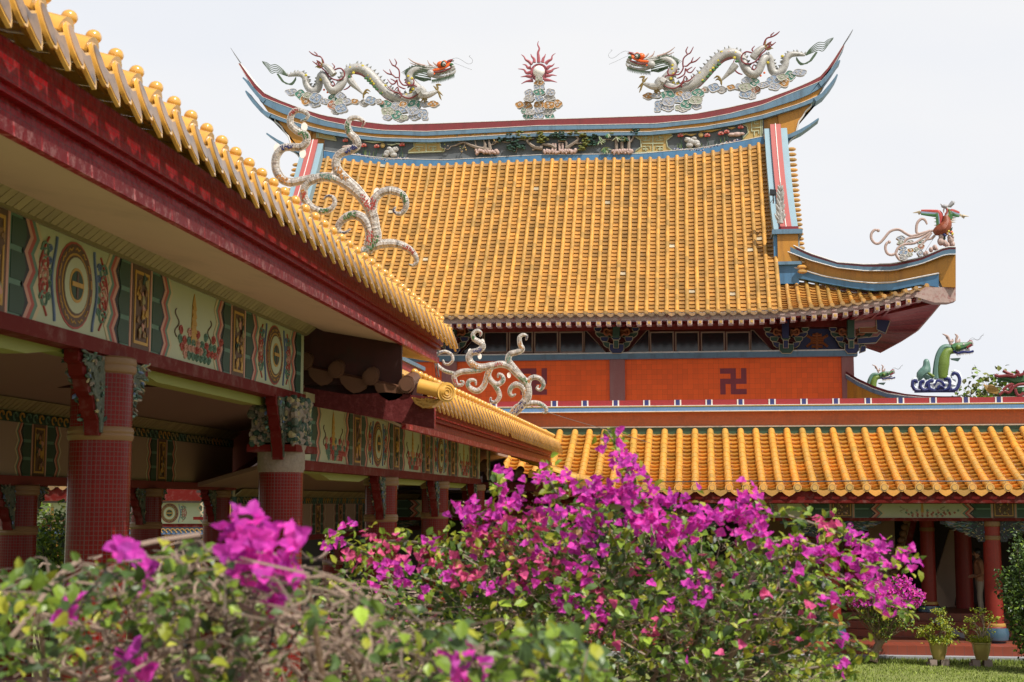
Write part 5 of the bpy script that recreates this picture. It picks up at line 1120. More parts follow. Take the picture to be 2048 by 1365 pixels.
    m.use('stucco_pink'); m.tube([D(850,132,-.1), D(838,129,-.1), D(826,124,-.1), D(816,116.5,-.1)], [.05,.04,.03,.01], 6, 3); m.tube([D(852,133,.1), D(840,131,.1), D(830,130,.1), D(820,126,.1)], [.05,.04,.03,.01], 6, 3)
    m.tube([D(866,134,-.1), D(858,128,-.1), D(855,121,-.1)], [.06,.03,.01], 5, 2); m.tube([D(874,132,-.1), D(868,127,-.1), D(866,124,-.1)], [.06,.03,.01], 5, 2)
    m.use('porcelain')
    for k in range(7): m.ball(D(852+k*3.6, 134.5+k*.4, -.12), (.09,.08,.05), 6, 4)
    m.build('head', t)
    m = MB().use('cable_grey'); m.tube([D(905,118), D(914,116.5), D(924,121), D(935,128), D(943,127), D(945,120), D(938,113), D(941,112)], .007, 4, 3); m.tube([D(907,126), D(918,130), D(930,135), D(944,140)], .006, 4, 2); m.build('whiskers', t)
    for pts, rad, cl in (([(834,186),(843,181),(848,190),(858,190),(868,186),(875,183)], [.2,.2,.18,.14,.10,.05], [[(874,183),(876,176),(873,170),(879,170),(883,171)],[(875,183),(878,188),(880,194),(883,201)],[(876,182),(880,186),(886,192)],[(874,182),(871,176),(866,172)]]),
                         ([(840,190),(847,196)], [.15,.09], [[(847,196),(845,201),(841,204)],[(849,196),(849,202),(848,205)],[(851,194),(853,200),(851,204)]]),
                         ([(700,160),(706,168),(714,176),(722,184),(727,189)], [.16,.15,.10,.06,.03], [[(727,189),(731,182),(735,180),(741,184)],[(727,189),(727,194),(726,199)],[(728,189),(733,185),(738,188)]]),
                         ([(668,150),(660,140),(652,133),(646,130)], [.16,.16,.12,.07], [[(646,130),(640,126),(630,127)],[(646,131),(638,132),(630,135)],[(647,129),(645,122),(643,117)],[(646,131),(640,136),(632,134)]])):
        m = MB().use('porcelain'); m.tube([D(x, y, -.3) for x, y in pts], rad, 9, 3); m.use('claw_brown')
        for c in cl: m.tube([D(x, y, -.3) for x, y in c], [.045]*(len(c)-1)+[.008], 6, 2)
        m.build('leg', t)
    m = MB()
    for a in [(583,184,13,6,'l'),(601,189,11,9,'t'),(615,191,9,6,'c'),(612,200,11,10,'o'),(631,196,12,10,'b'),(628,208,11,6,'l'),(650,203,10,5,'l'),(643,201,7,5,'b'),(667,196,10,9,'t'),(681,192,9,7,'l'),(665,210,10,9,'w'),(682,205,12,8,'c'),(682,217,12,9,'b'),(670,222,8,6,'g'),(694,203,9,6,'l'),(709,203,8,5,'o'),(727,206,9,6,'g'),(741,201,11,8,'b'),(757,203,7,5,'g'),(762,205,6,4,'w'),(772,210,12,9,'t'),(792,213,10,8,'l'),(806,209,8,6,'o'),(829,209,14,9,'t'),(775,223,13,8,'c'),(808,219,10,7,'b'),(774,235,9,5,'l'),(793,230,12,9,'t'),(808,235,8,5,'c'),(826,222,12,9,'l'),(828,234,11,6,'l'),(845,227,10,9,'b'),(850,208,10,5,'l'),(866,208,11,6,'o'),(849,236,7,4,'b'),(800,240,8,3,'g')]:
        x, y, rx, ry, c = a; cloud(m, x, y, rx, ry, CL[c], Yd-.25+random.uniform(-.06,.06), fx)
    m.build('cloud_base', t)
    return t
ridge_dragon(False, 'white mosaic dragon on the left side of the roof ridge, head to the right')
ridge_dragon(True, 'white mosaic dragon on the right side of the roof ridge, head to the left')

pe = thing('flaming_pearl', 'flaming white pearl on a stack of painted clouds at the middle of the ridge', 'roof finial', P(1077, 237, 58.6))
Zp = lambda zx, zy, Y=58.6: P(1020+zx/7.583, 70+zy/7.583, Y)
m = MB().use('pearl'); c = Zp(438, 560); m.ball(c, (.26,.24,.26), 20, 12); m.build('pearl', pe)
m = MB().use('flame_red')
for a in range(24):
    th0, th1 = [math.pi*2*q/24 for q in (a, a+1)]; r0, r1 = .25, .38
    m.prism([c+Vector((math.cos(th0)*r0,.05,math.sin(th0)*r0)), c+Vector((math.cos(th0)*r1,.05,math.sin(th0)*r1)), c+Vector((math.cos(th1)*r1,.05,math.sin(th1)*r1)), c+Vector((math.cos(th1)*r0,.05,math.sin(th1)*r0))], (0, .1, 0))
for fl in ([(435,420),(430,330),(425,270),(445,210),(420,150),(432,95)], [(365,420),(365,370),(330,330),(315,290)], [(490,420),(505,360),(525,330),(540,290)], [(330,450),(290,410),(240,380),(210,330),(170,300)], [(540,440),(580,400),(630,370),(640,320),(690,280)],
           [(320,500),(270,500),(240,460),(190,450)], [(560,510),(600,480),(640,470),(675,435)], [(315,570),(250,580),(210,530),(120,517)], [(560,570),(630,550),(660,520),(745,497)], [(330,640),(260,630),(230,630),(160,640)], [(550,620),(600,620),(640,610),(710,622)], [(350,690),(300,700),(240,710),(170,745)], [(520,680),(590,690),(640,700),(715,722)]):
    n = len(fl); m.tube([Zp(x, y, 58.62) for x, y in fl], [.085-.075*i/(n-1) for i in range(n)], 6, 3, flat=None)
m.build('flames', pe)
m = MB()
for zx, zy, rx, ry, cc in [(440,662,54,32,'c'),(440,728,78,36,'o'),(440,790,88,44,'l'),(440,870,88,52,'t'),(290,880,70,55,'l'),(610,870,70,55,'l'),(290,965,82,48,'g'),(600,955,85,50,'g'),(440,965,70,45,'b'),(145,1060,65,50,'o'),(245,1070,92,58,'o'),(440,1060,82,50,'o'),(595,1065,88,60,'o'),(720,1045,70,62,'o'),(205,1150,40,40,'t'),(620,1130,70,30,'t'),(300,1170,80,42,'g'),(440,1140,75,45,'l'),(575,1170,75,45,'g'),(270,1235,75,38,'t'),(430,1230,80,38,'b'),(600,1235,78,38,'t')]:
    cloud(m, 1020+zx/7.583, 70+zy/7.583, rx/7.583, ry/7.583, CL[cc], 58.4+random.uniform(-.1,.1))
m.build('cloud_stack', pe)

# phoenix on the hip ridge end
ph = thing('roof_phoenix', 'spread winged phoenix with red breast standing on the raised right corner of the roof', 'phoenix figure', P(1890, 497, 52))
Zh = lambda zx, zy, dy=0: P(1730+zx/9.1, 390+zy/9.1, 52.1+dy)
m = MB().use('phoenix_rust'); m.tube([Zh(1260,700), Zh(1330,660), Zh(1420,620), Zh(1480,540), Zh(1480,450), Zh(1470,380)], [.10,.19,.24,.2,.14,.09], 10, 3)
m.use('porcelain'); m.tube([Zh(1480,400), Zh(1510,330), Zh(1500,260), Zh(1460,215)], [.09,.07,.055,.06], 8, 3); m.use('panel_red'); m.tube([Zh(1460,360,-.06), Zh(1495,310,-.06), Zh(1490,250,-.06)], .035, 5, 2); m.use('leaf_lime'); m.tube([Zh(1510,420,-.06), Zh(1540,340,-.06), Zh(1525,260,-.06)], .03, 5, 2)
m.build('body', ph)
m = MB().use('cloud_grey'); m.ball(Zh(1455,212), (.11,.09,.08), 8, 6); m.tube([Zh(1430,215), Zh(1400,190), Zh(1370,160)], [.05,.035,.006], 6, 1); m.tube([Zh(1430,225), Zh(1400,225), Zh(1385,210)], [.04,.02,.006], 6, 1)
m.tube([Zh(1490,215), Zh(1540,200), Zh(1600,145), Zh(1640,140)], [.02,.06,.09,.01], 7, 2); m.tube([Zh(1500,215), Zh(1560,215), Zh(1600,190)], [.02,.04,.01], 6, 1); m.use('stucco_pink'); m.tube([Zh(1440,240), Zh(1430,290), Zh(1435,330)], [.02,.03,.01], 5, 1); m.build('head', ph)
for pts in ([(1380,560),(1360,350),(1260,310),(1020,290),(1000,300),(870,330)], [(1520,440),(1560,310),(1640,310),(1720,330),(1780,370),(1890,395)]):
    m = MB(); n = 6
    for col, o_, th in (('lotus_red', 0, .055), ('cloud_blue', 30, .05), ('dragon_green', 58, .03)):
        m.use(col); sg = -1 if pts[0][0] < 1400 else 1
        m.tube([Zh(x-(-sg)*o_*.0+sg*-o_*(-.6 if i < 2 else 0)*(1 if sg < 0 else .3)*1.0, y+(o_ if i >= 2 else 0), .05) for i, (x, y) in enumerate(pts[:4])], [.10,.11,.08,.04], 7, 3, flat=(1,.4,1))
    m.use('outline_cream')
    f0 = pts[1:]
    for k in range(15):
        f_ = k/14*(len(pts)-2); i = int(f_); i = min(i, len(pts)-2); a = f_-i; x = pts[i][0]*(1-a)+pts[i+1][0]*a; y = pts[i][1]*(1-a)+pts[i+1][1]*a
        sg = -1 if pts[0][0] < 1400 else 1; L_ = 130*(1-k/22); m.tube([Zh(x, y+15, .08), Zh(x+sg*L_*.45, y+55, .08), Zh(x+sg*L_*(1.0 if k < 5 else .9), y+(95 if k > 4 else 60)*(1-k/18), .08)], [.03,.035,.006], 5, 1, flat=(1,.5,1))
    m.tube([Zh(pts[-2][0], pts[-2][1]+10, .06), Zh(*pts[-1], .06)], [.05,.008], 5, 1)
    m.build('wing', ph)
for pl in ([(1240,650),(1100,680),(980,715),(850,750),(750,710),(640,640),(540,635),(440,680),(350,790),(260,880),(180,880),(115,800),(120,700),(180,640),(240,650)], [(1200,680),(1050,790),(900,880),(720,900),(600,970),(560,1060),(480,1095),(400,1060),(370,960),(400,880),(440,860)],
           [(1180,650),(1060,700),(950,700),(935,600),(960,500),(1030,440),(1090,460),(1130,540)], [(1210,690),(1100,830),(980,960)], [(1150,670),(980,760),(800,790),(730,840),(700,900)], [(600,970),(560,1060),(600,1150),(640,1190)], [(1270,740),(1220,790),(1130,820)]):
    m = MB().use('stucco_pink'); n = len(pl); m.tube([Zh(x, y, .02) for x, y in pl], [.045]+[.05]*(n-2)+[.03], 7, 3)
    if n > 8: m.ball(Zh(*pl[-1], .02), .065, 7, 5)
    m.build('tail_plume', ph)
m = MB()
for zx, zy, rx, ry, cc in [(655,785,75,40,'l'),(650,870,60,40,'c'),(830,860,60,35,'g'),(690,970,70,35,'b'),(700,1050,80,45,'b'),(830,1010,60,40,'o'),(700,1140,90,60,'g'),(820,1085,50,35,'c'),(930,990,50,40,'c'),(1030,860,60,45,'t'),(1020,940,65,50,'w'),(1010,1060,50,60,'l')]:
    cloud(m, 1730+zx/9.1, 390+zy/9.1, rx/9.1, ry/9.1, CL[cc], 52.1)
m.use('stucco_pink')
for x, y, r_ in ((1380,850,.16),(1390,760,.13),(1450,880,.12),(1560,820,.15),(1590,900,.12),(1500,920,.12),(1540,780,.11),(1270,960,.11),(1200,1000,.1),(1120,1060,.09),(1300,990,.08),(1090,1080,.09),(1590,770,.08)): m.ball(Zh(x, y), (r_*.8, .12, r_), 8, 6)
m.use('panel_green'); m.tube([Zh(1440,680), Zh(1400,590)], [.06,.01], 5, 1); m.tube([Zh(1560,660), Zh(1590,590)], [.05,.01], 5, 1); m.ball(Zh(1430,790), .08, 6, 4)
for x, y, cc in ((1430,690,'cloud_orange'),(1480,680,'cloud_orange'),(1460,740,'wave_navy'),(1440,720,'wave_navy'),(1520,665,'dragon_yellow'),(1560,690,'dragon_red'),(1590,710,'dragon_yellow'),(1575,680,'dragon_orange'),(1500,710,'cloud_orange')): m.use(cc); m.ball(Zh(x, y, -.1), .055, 6, 4)
m.use('cable_grey'); m.tube([Zh(1270,760), Zh(1060,1080)], .008, 4, 1); m.build('cloud_and_rock_base', ph)

# green water dragon on the lower hip ridge
def water_dragon(label, dx=0, dy=0, sc=1.0, Y=50.3, group='green water dragons'):
    t = thing('water_dragon', label, 'dragon figure', P(1875+dx, 790+dy, Y), group)
    Zw = lambda zx, zy, d=0: P(1875+dx+(1800+zx/8.258-1875)*sc, 790+dy+(650+zy/8.258-790)*sc, Y+d)
    q = sc
    m = MB().use('leaf_lime'); m.tube([Zw(700,880), Zw(700,760), Zw(715,640), Zw(730,540), Zw(770,460), Zw(830,430), Zw(900,430)], [v*q for v in (.18,.20,.21,.19,.16,.13,.10)], 12, 4); m.build('body', t)
    m = MB().use('jade'); pts = [(600,890),(600,800),(605,700),(620,580),(650,480),(700,390),(770,360),(850,375),(880,400)]; m.tube([Zw(x, y) for x, y in pts], [v*q for v in (.14,.13,.12,.11,.11,.10,.09,.07,.04)], 8, 3)
    m.use('dragon_green'); m.tube([Zw(x+42, y+16, -.02) for x, y in pts], .06*q, 6, 3); m.use('jade')
    m.tube([Zw(330,930), Zw(350,830), Zw(420,760), Zw(440,680), Zw(435,600), Zw(432,565)], [v*q for v in (.08,.17,.19,.13,.10,.04)], 9, 3); m.tube([Zw(340,860), Zw(430,830), Zw(500,870), Zw(580,890)], [v*q for v in (.1,.14,.12,.1)], 8, 2)
    m.prism([Zw(830,555), Zw(1005,545), Zw(960,605), Zw(850,580)], (0, .05, 0)); m.use('leaf_lime'); m.tube([Zw(450,790,-.1), Zw(500,820,-.1), Zw(560,860,-.1)], .05*q, 6, 2); m.build('fins', t)
    m = MB().use('stucco_pink')
    for h in ([(850,330),(810,250),(780,190),(700,150)], [(820,280),(870,270),(865,230)], [(940,310),(930,240),(945,190),(905,150)], [(950,290),(980,270),(985,230)], [(780,200),(775,240)]): m.tube([Zw(x, y) for x, y in h], [.06*q]+[.045*q]*(len(h)-2)+[.012], 6, 3)
    m.build('antlers', t)
    m = MB().use('dragon_green'); m.tube([Zw(870,400), Zw(950,370), Zw(1040,350), Zw(1110,330), Zw(1170,300)], [v*q for v in (.15,.17,.13,.09,.06)], 9, 3); m.use('porcelain'); m.tube([Zw(900,430), Zw(980,420), Zw(1080,420), Zw(1150,410)], [v*q for v in (.12,.08,.06,.04)], 7, 2); m.tube([Zw(1090,370), Zw(1130,300), Zw(1190,290), Zw(1200,350)], [.05*q,.05*q,.04*q,.02], 6, 3)
    m.use('dragon_red'); m.tube([Zw(1100,380,-.05), Zw(1150,350,-.05), Zw(1180,330,-.05)], .05*q, 6, 1); m.tube([Zw(1110,300), Zw(1160,260), Zw(1190,280)], .03, 5, 2); m.use('leaf_lime'); m.ball(Zw(960,370,-.14), .09*q, 7, 5); m.use('porcelain'); m.ball(Zw(1050,325,-.1), .05*q, 6, 4)
    m.use('wave_navy'); m.tube([Zw(880,430,-.1), Zw(960,470,-.1), Zw(1050,445,-.1), Zw(1130,455,-.1), Zw(1215,435,-.1)], .04*q, 6, 3); m.use('outline_cream')
    for k in range(22): x = 930+k*13; m.tube([Zw(x, 465-k*1.2), Zw(x+6, 520-k*2+random.uniform(-15,15))], [.02,.004], 4, 1)
    m.use('cable_grey'); m.tube([Zw(1140,250), Zw(1200,215), Zw(1280,260), Zw(1330,200), Zw(1385,150)], .006, 4, 3); m.tube([Zw(1150,255), Zw(1230,240), Zw(1320,240), Zw(1350,180), Zw(1380,180)], .006, 4, 3); m.build('head', t)
    m = MB()
    for w_ in ([(280,960),(260,920),(215,940),(210,1010),(250,1070),(340,1080)], [(390,960),(380,930),(340,960),(340,1030),(400,1080),(480,1060)], [(520,950),(540,930),(490,930),(470,990),(490,1060),(560,1080)], [(740,920),(760,890),(810,900),(825,970),(800,1050),(730,1080)], [(860,840),(890,800),(950,820),(985,900),(970,1000),(920,1070),(850,1075)], [(560,1000),(620,930),(690,950),(740,1010)], [(620,1060),(660,1010),(720,1040)], [(420,1020),(450,960),(480,940)]):
        m.use('wave_navy'); m.tube([Zw(x, y, -.1) for x, y in w_], [.04*q]+[.06*q]*(len(w_)-2)+[.045*q], 7, 3)
        m.use('wave_white'); m.tube([Zw(x+8, y-24, -.04) for x, y in w_], [.03*q]+[.07*q]*(len(w_)-2)+[.05*q], 7, 3)
        for k in range(26): x, y = random.choice(w_); m.ball(Zw(x+random.uniform(-30,40), y+random.uniform(-40,20)), .035*q, 5, 4)
    m.use('wave_navy'); m.tube([Zw(240,1085), Zw(600,1080), Zw(910,1080)], .09*q, 7, 1); m.use('wave_white'); m.tube([Zw(360,1020,.1), Zw(600,960,.1), Zw(900,1000,.1)], [.2*q,.25*q,.2*q], 8, 2)
    m.build('wave_base', t)
    if dx:
        m = MB().use('red_mosaic'); a = Zw(150, 1110); b = Zw(1000, 1110); m.box(a.x, b.x, Y-.3, Y+.4, 0, a.z); m.build('ridge_footing', t)
water_dragon('green water dragon rearing above navy waves on the lower ridge at the right')
water_dragon('green water dragon far behind, only antlers and head above the red ridge', -138, 30, .74, 62)

# dragon on the far right roof, partly outside the frame
t = thing('roof_dragon', 'green and maroon dragon with a fiery tail on the roof edge at the far right', 'dragon figure', P(2010, 796, 47))
Zr = lambda zx, zy, d=0: P(1800+zx/8.258, 650+zy/8.258, 47+d)
m = MB().use('dragon_green'); m.tube([Zr(1660,880), Zr(1780,880), Zr(1900,920), Zr(2040,900), Zr(2200,940), Zr(2400,1000)], [.10,.13,.16,.17,.2,.2], 9, 3); m.tube([Zr(1650,850), Zr(1640,930), Zr(1600,950)], [.07,.06,.02], 6, 2); m.tube([Zr(2100,1100), Zr(1950,1100), Zr(1850,1120), Zr(1700,1150), Zr(1620,1130)], [.15,.14,.12,.12,.08], 8, 3); m.build('body', t)
m = MB().use('dragon_red')
for w_ in ([(1560,830),(1640,850),(1780,840),(1900,860)], [(1700,760),(1780,800),(1870,830)], [(1880,860),(1960,800),(1910,760)], [(1950,840),(2040,810),(2060,760)], [(1700,1080),(1780,1010),(1860,980),(1800,1060)], [(1880,1030),(1960,990),(2060,980)], [(1900,1060),(1930,1150),(1990,1170),(2040,1120)], [(1640,1160),(1720,1100),(1800,1120),(1880,1020)]): m.tube([Zr(x, y, -.2) for x, y in w_], .05, 6, 3)
m.build('flame_tendrils', t)
m = MB().use('gold_paint')
for i in range(7): m.tube([Zr(1640,1130), Zr(1600-i*4, 1060+i*12), Zr(1520, 1000+i*20), Zr(1440, 1010+i*14), Zr(1380, 975+i*2)], [.04,.03,.025,.02,.006], 5, 3)
m.build('tail_tuft', t)
m = MB().use('stucco_brown'); m.box(P(1985,800,47).x, 17, 46.8, 47.4, 0, P(2000,794,47).z); m.build('ridge_footing', t)

# floodlight and leaf finial at the foot of the gable band
fl = thing('floodlight', 'small black floodlight clamped to the pink gable band', 'floodlight', P(1546, 390, 54.3))
m = MB().use('black_metal'); c = P(1546, 385, 54.25); m.prism([c+Vector((-.12,0,-.09)), c+Vector((.12,0,-.13)), c+Vector((.13,0,.10)), c+Vector((-.11,0,.13))], (0, .16, 0)); m.tube([c+Vector((0,.1,-.1)), c+Vector((.02,.12,-.3)), c+Vector((.02,.4,-.34))], .025, 6, 1); o = m.build('lamp_head', fl)
m = MB().use('window_glass'); m.prism([c+Vector((-.09,-.012,-.06)), c+Vector((.09,-.012,-.09)), c+Vector((.1,-.012,.07)), c+Vector((-.08,-.012,.1))], (0, .008, 0)); m.build('lens', fl)
m = MB().use('cable_grey'); m.tube([c+Vector((0,.1,-.25)), c+Vector((-.15,.15,-.45)), c+Vector((-.25,.3,-.6))], .012, 5, 2); m.build('cable', fl)
lf = thing('leaf_finial', 'white stucco leaf finial at the foot of the pink gable band', 'finial', P(1562, 448, 53.9))
m = MB().use('porcelain'); Zl = lambda zx, zy, d=0: P(1480+zx/3.592, 220+zy/3.592, 53.75+d)
m.tube([Zl(290,815), Zl(290,740), Zl(290,660), Zl(290,580), Zl(290,520)], [.12,.10,.07,.05,.01], 8, 2)
for y0, w_, h_ in ((815,42,70),(800,30,80),(745,34,70),(720,26,90),(660,28,70),(630,22,60),(590,18,50)):
    for s_ in (-1, 1): m.tube([Zl(290, y0), Zl(290+s_*w_*.55, y0-h_*.55, -.05), Zl(290+s_*w_, y0-h_, -.08)], [.05,.06,.01], 6, 2)
m.build('leaves', lf)

# ------------------------------------------------------------------ scroll ornaments on the corridor ridges
Zs2 = lambda zx, zy: P(840+zx/3.591, 620+zy/3.591, 28.9)
Zs1 = lambda zx, zy: P(540+zx/3.79, 200+zy/3.79, 16.3)
SC = [([(385,200),(382,175),(410,150),(438,165),(432,190)][::-1]+[(395,215),(445,245),(448,275),(410,300),(370,310),(352,345),(370,385),(410,410),(460,415),(530,400)], [6,9,11,12,13,15,17,18,19,19,20,20,21,22,22]),
      ([(530,402),(580,392),(640,405),(690,450),(740,500),(770,540),(777,600),(762,650),(705,715),(660,755)], [20,20,21,22,22,22,24,25,25,22]),
      ([(762,215),(767,190),(742,180),(716,200),(720,250),(735,285),(700,305),(650,320),(635,360),(660,400),(700,450),(740,500)], [6,8,10,13,15,16,17,18,19,20,21,21]),
      ([(775,545),(790,500),(830,485),(872,505),(886,545),(865,575),(840,565),(850,545)], [17,16,15,14,12,10,8,5]),
      ([(760,650),(757,590),(730,550),(690,538),(655,560),(645,595),(660,618),(685,608)], [21,20,19,18,15,13,10,6]),
      ([(660,745),(700,700),(760,678),(820,670),(870,680),(905,710),(902,738),(880,738)], [20,19,18,16,14,12,8,5]),
      ([(510,415),(490,470),(520,520),(560,535),(597,510),(592,475),(567,463),(558,485)], [18,18,17,16,14,11,9,5]),
      ([(485,460),(462,540),(420,582),(375,572),(345,540),(358,508),(395,508),(402,540)], [16,17,18,17,14,12,9,5]),
      ([(520,520),(555,570),(572,620),(545,662),(510,657),(508,632)], [15,15,14,12,9,6]),
      ([(440,432),(380,440),(300,447),(250,475),(252,512),(270,540),(302,538),(310,518),(290,512)], [16,17,17,16,15,12,10,8,5]),
      ([(245,458),(180,440),(130,400),(110,350),(130,315),(180,300),(225,320),(236,360),(210,390),(180,388),(166,362)], [12,11,10,10,10,10,9,9,8,7,5])]
S1 = [([(235,160),(270,150),(288,115),(240,85),(190,88),(160,130),(160,190),(210,240),(270,270),(280,320),(240,360),(170,360),(100,370),(52,430),(48,520),(90,600),(160,628),(250,612),(340,590)], [7,10,14,17,20,23,24,25,26,27,27,26,27,28,29,30,30,28,24]),
      ([(262,770),(255,700),(280,640),(340,605),(420,588),(510,605),(600,655),(680,722),(742,800),(780,880),(795,970),(805,1060),(745,1150)], [22,25,28,30,31,31,33,34,35,36,37,37,30]),
      ([(698,205),(712,168),(662,138),(610,148),(590,200),(610,260),(650,300),(662,350),(612,385),(540,410),(505,460),(512,530),(570,600),(660,685),(740,790)], [7,11,15,18,22,25,27,28,28,28,29,31,33,34,34]),
      ([(780,870),(790,770),(850,705),(940,692),(1012,730),(1034,800),(1010,852),(968,866),(938,840),(952,815)], [30,30,28,26,23,20,16,13,10,6]),
      ([(750,1110),(765,1030),(742,945),(690,890),(620,878),(560,908),(520,960),(528,1002),(570,1008),(608,983)], [34,35,34,32,30,27,22,16,11,6]),
      ([(712,1155),(790,1112),(880,1092),(970,1096),(1050,1130),(1100,1180),(1112,1228),(1085,1256),(1055,1250)], [32,32,30,27,23,18,14,10,6]),
      ([(262,690),(262,740),(290,790),(340,830),(405,848),(460,830),(492,785),(480,742),(440,730),(408,752)], [24,25,25,24,22,19,16,13,10,6])]
def scroll(label, loc, tab, Zf_, k, petals):
    t = thing('scroll_ornament', label, 'roof ornament', loc, 'scrolling ridge ornaments')
    for pts, rad in tab:
        m = MB().use('porcelain_scroll'); pp = [Zf_(*p) for p in pts]; q, rr = spline([Vector(p) for p in pp], rad, 9); n_ = len(q)
        # mosaic shards: each ring segment its own tint
        for i in range(n_-1):
            m.tint = random.gauss(0, .28); a, b = q[i], q[i+1]; tg = (b-a).normalized(); sd = Vector((0,1,0)); u_ = tg.cross(sd).normalized(); r0, r1 = rr[i]*k, rr[i+1]*k; vs = []
            for c, r_ in ((a, r0*1.015), (b+tg*.002, r1*.985)):
                for j in range(10): an = 2*math.pi*j/10; vs.append(c+u_*math.cos(an)*r_+sd*math.sin(an)*r_)
            m.add(vs, [(j, (j+1)%10, 10+(j+1)%10, 10+j) for j in range(10)])
        m.tint = .5
        for sd_ in (-1, 1):
            ed = []
            for i in range(n_):
                tg = (q[min(i+1, n_-1)]-q[max(i-1, 0)]).normalized(); ed.append(q[i]+tg.cross(Vector((0,1,0))).normalized()*sd_*rr[i]*k*.92+Vector((0,-rr[i]*k*.35,0)))
            m.tube(ed, [r_*k*.22 for r_ in rr], 5, 1)
        m.tint = 0; m.ball(q[-1], rr[-1]*k, 8, 5); m.ball(q[0], rr[0]*k, 8, 5)
        for i in range(3, n_-3):
            if (i//11) % 3 == 0:
                m.use(['panel_red','dragon_green','wave_navy','cloud_orange','jade'][(i//33+len(pts)) % 5])
                for _ in range(3): m.ball(q[i]+Vector((random.uniform(-.6,.6)*rr[i]*k, -rr[i]*k*.85, random.uniform(-.5,.5)*rr[i]*k)), (rr[i]*k*.2, .012, rr[i]*k*.28), 5, 3)
        m.build('scroll_arm', t)
    for zx, zy in petals:
        m = MB().use('pearl'); c = Zf_(zx, zy); sc_k = k*(24 if tab is S1 else 13)
        m.prism([c+Vector((math.cos(a)*sc_k, -.02, math.sin(a)*sc_k*1.5)) for a in np.linspace(0, 6.28, 11)[:-1]], (0, .02, 0)); m.build('shell_petal', t)
    return t
scroll('smaller farther scroll ornament of white porcelain in front of the orange wall', P(1022, 828, 28.9), SC, Zs2, 28.9/3.591/2844*1.12, ((450,230),(360,300),(430,335),(640,470)))
scroll('large porcelain scroll ornament rising behind the near tile eave', P(737, 520, 16.3), S1, Zs1, 16.3/3.79/2844*1.08, ((262,210),(250,410),(55,370),(490,565),(812,705),(800,1040)))
# ------------------------------------------------------------------ plants
def leaf_mesh(name, parent, specs, smooth=0):
    """specs: list of (pos Nx3, dir Nx3, nor Nx3, length N, width ratio, material, curl)"""
    V = []; Fs = []; Mi = []; T = []; mats = []; off = 0
    for pos, d, n, ln, wr, mname, cup in specs:
        if len(pos) == 0: continue
        if mname not in mats: mats.append(mname)
        mi = mats.index(mname); N_ = len(pos)
        d = d/np.linalg.norm(d, axis=1, keepdims=True); s = np.cross(d, n); s /= np.linalg.norm(s, axis=1, keepdims=True)+1e-9; n2 = np.cross(s, d); l = ln[:, None]
        v = np.stack([pos, pos+d*l*.35-s*l*wr+n2*l*cup, pos+d*l*.35+s*l*wr+n2*l*cup, pos+d*l*.42, pos+d*l*.72-s*l*wr*.75+n2*l*cup*.6, pos+d*l*.72+s*l*wr*.75+n2*l*cup*.6, pos+d*l-n2*l*.14], 1).reshape(-1, 3)
        f = np.array([[0,3,1],[0,2,3],[1,3,4],[3,2,5],[4,3,6],[3,5,6]]); ff = (f[None]+(np.arange(N_)*7)[:, None, None]+off).reshape(-1, 3)
        V.append(v); Fs.append(ff); Mi += [mi]*(N_*6); T.append(np.repeat(rng.normal(0, .4, N_), 6)); off += N_*7
    me = bpy.data.meshes.new(name); V = np.concatenate(V); Fs = np.concatenate(Fs); me.from_pydata(V.tolist(), [], Fs.tolist())
    for k in mats: me.materials.append(MATS[k])
    me.polygons.foreach_set('material_index', Mi); a = me.attributes.new('tint', 'FLOAT', 'FACE'); a.data.foreach_set('value', np.concatenate(T)); me.update()
    o = bpy.data.objects.new(name, me); COL.objects.link(o)
    if parent is not None: o.parent = parent; o.matrix_parent_inverse = Matrix.Translation(parent.location).inverted()
    return o
def rdir(n, up=0.2, spread=1.0):
    v = rng.normal(0, spread, (n, 3)); v[:, 2] += up; return v
def leaves_at(pts, size, mname, wr=.32, cup=.10, up=-.1, jit=.3):
    n = len(pts); d = rdir(n, up); nn = rng.normal(0, .45, (n, 3))+np.array([.25, -.35, 1.0]); return (np.asarray(pts), d, nn, size*rng.uniform(1-jit, 1+jit, n), wr, mname, cup)
def flowers_at(centres, size, mname):
    """each flower: three papery bracts round a centre"""
    c = np.asarray(centres); n = len(c); ax = rng.normal(0, .6, (n, 3))+np.array([.1, -.6, .5]); ax /= np.linalg.norm(ax, axis=1, keepdims=True)
    a = np.cross(ax, rng.normal(0, 1, (n, 3))); a /= np.linalg.norm(a, axis=1, keepdims=True); b = np.cross(ax, a); out_ = []
    for k in range(3):
        t = 2*math.pi*k/3; d = a*math.cos(t)+b*math.sin(t)+ax*.55; out_.append((c, d, ax-.5*(a*math.cos(t)+b*math.sin(t)), size*rng.uniform(.8, 1.2, n), .44, mname, .16))
    return out_
def twigs(m, segs, r0, r1, n=4):
    for a, b in segs:
        mid = (a+b)/2+Vector(rng.normal(0, .12, 3))*(b-a).length; m.tint = random.gauss(0, .5); m.tube([a, mid, b], [r0, (r0+r1)/2, r1], n, 2, closed_ends=False)

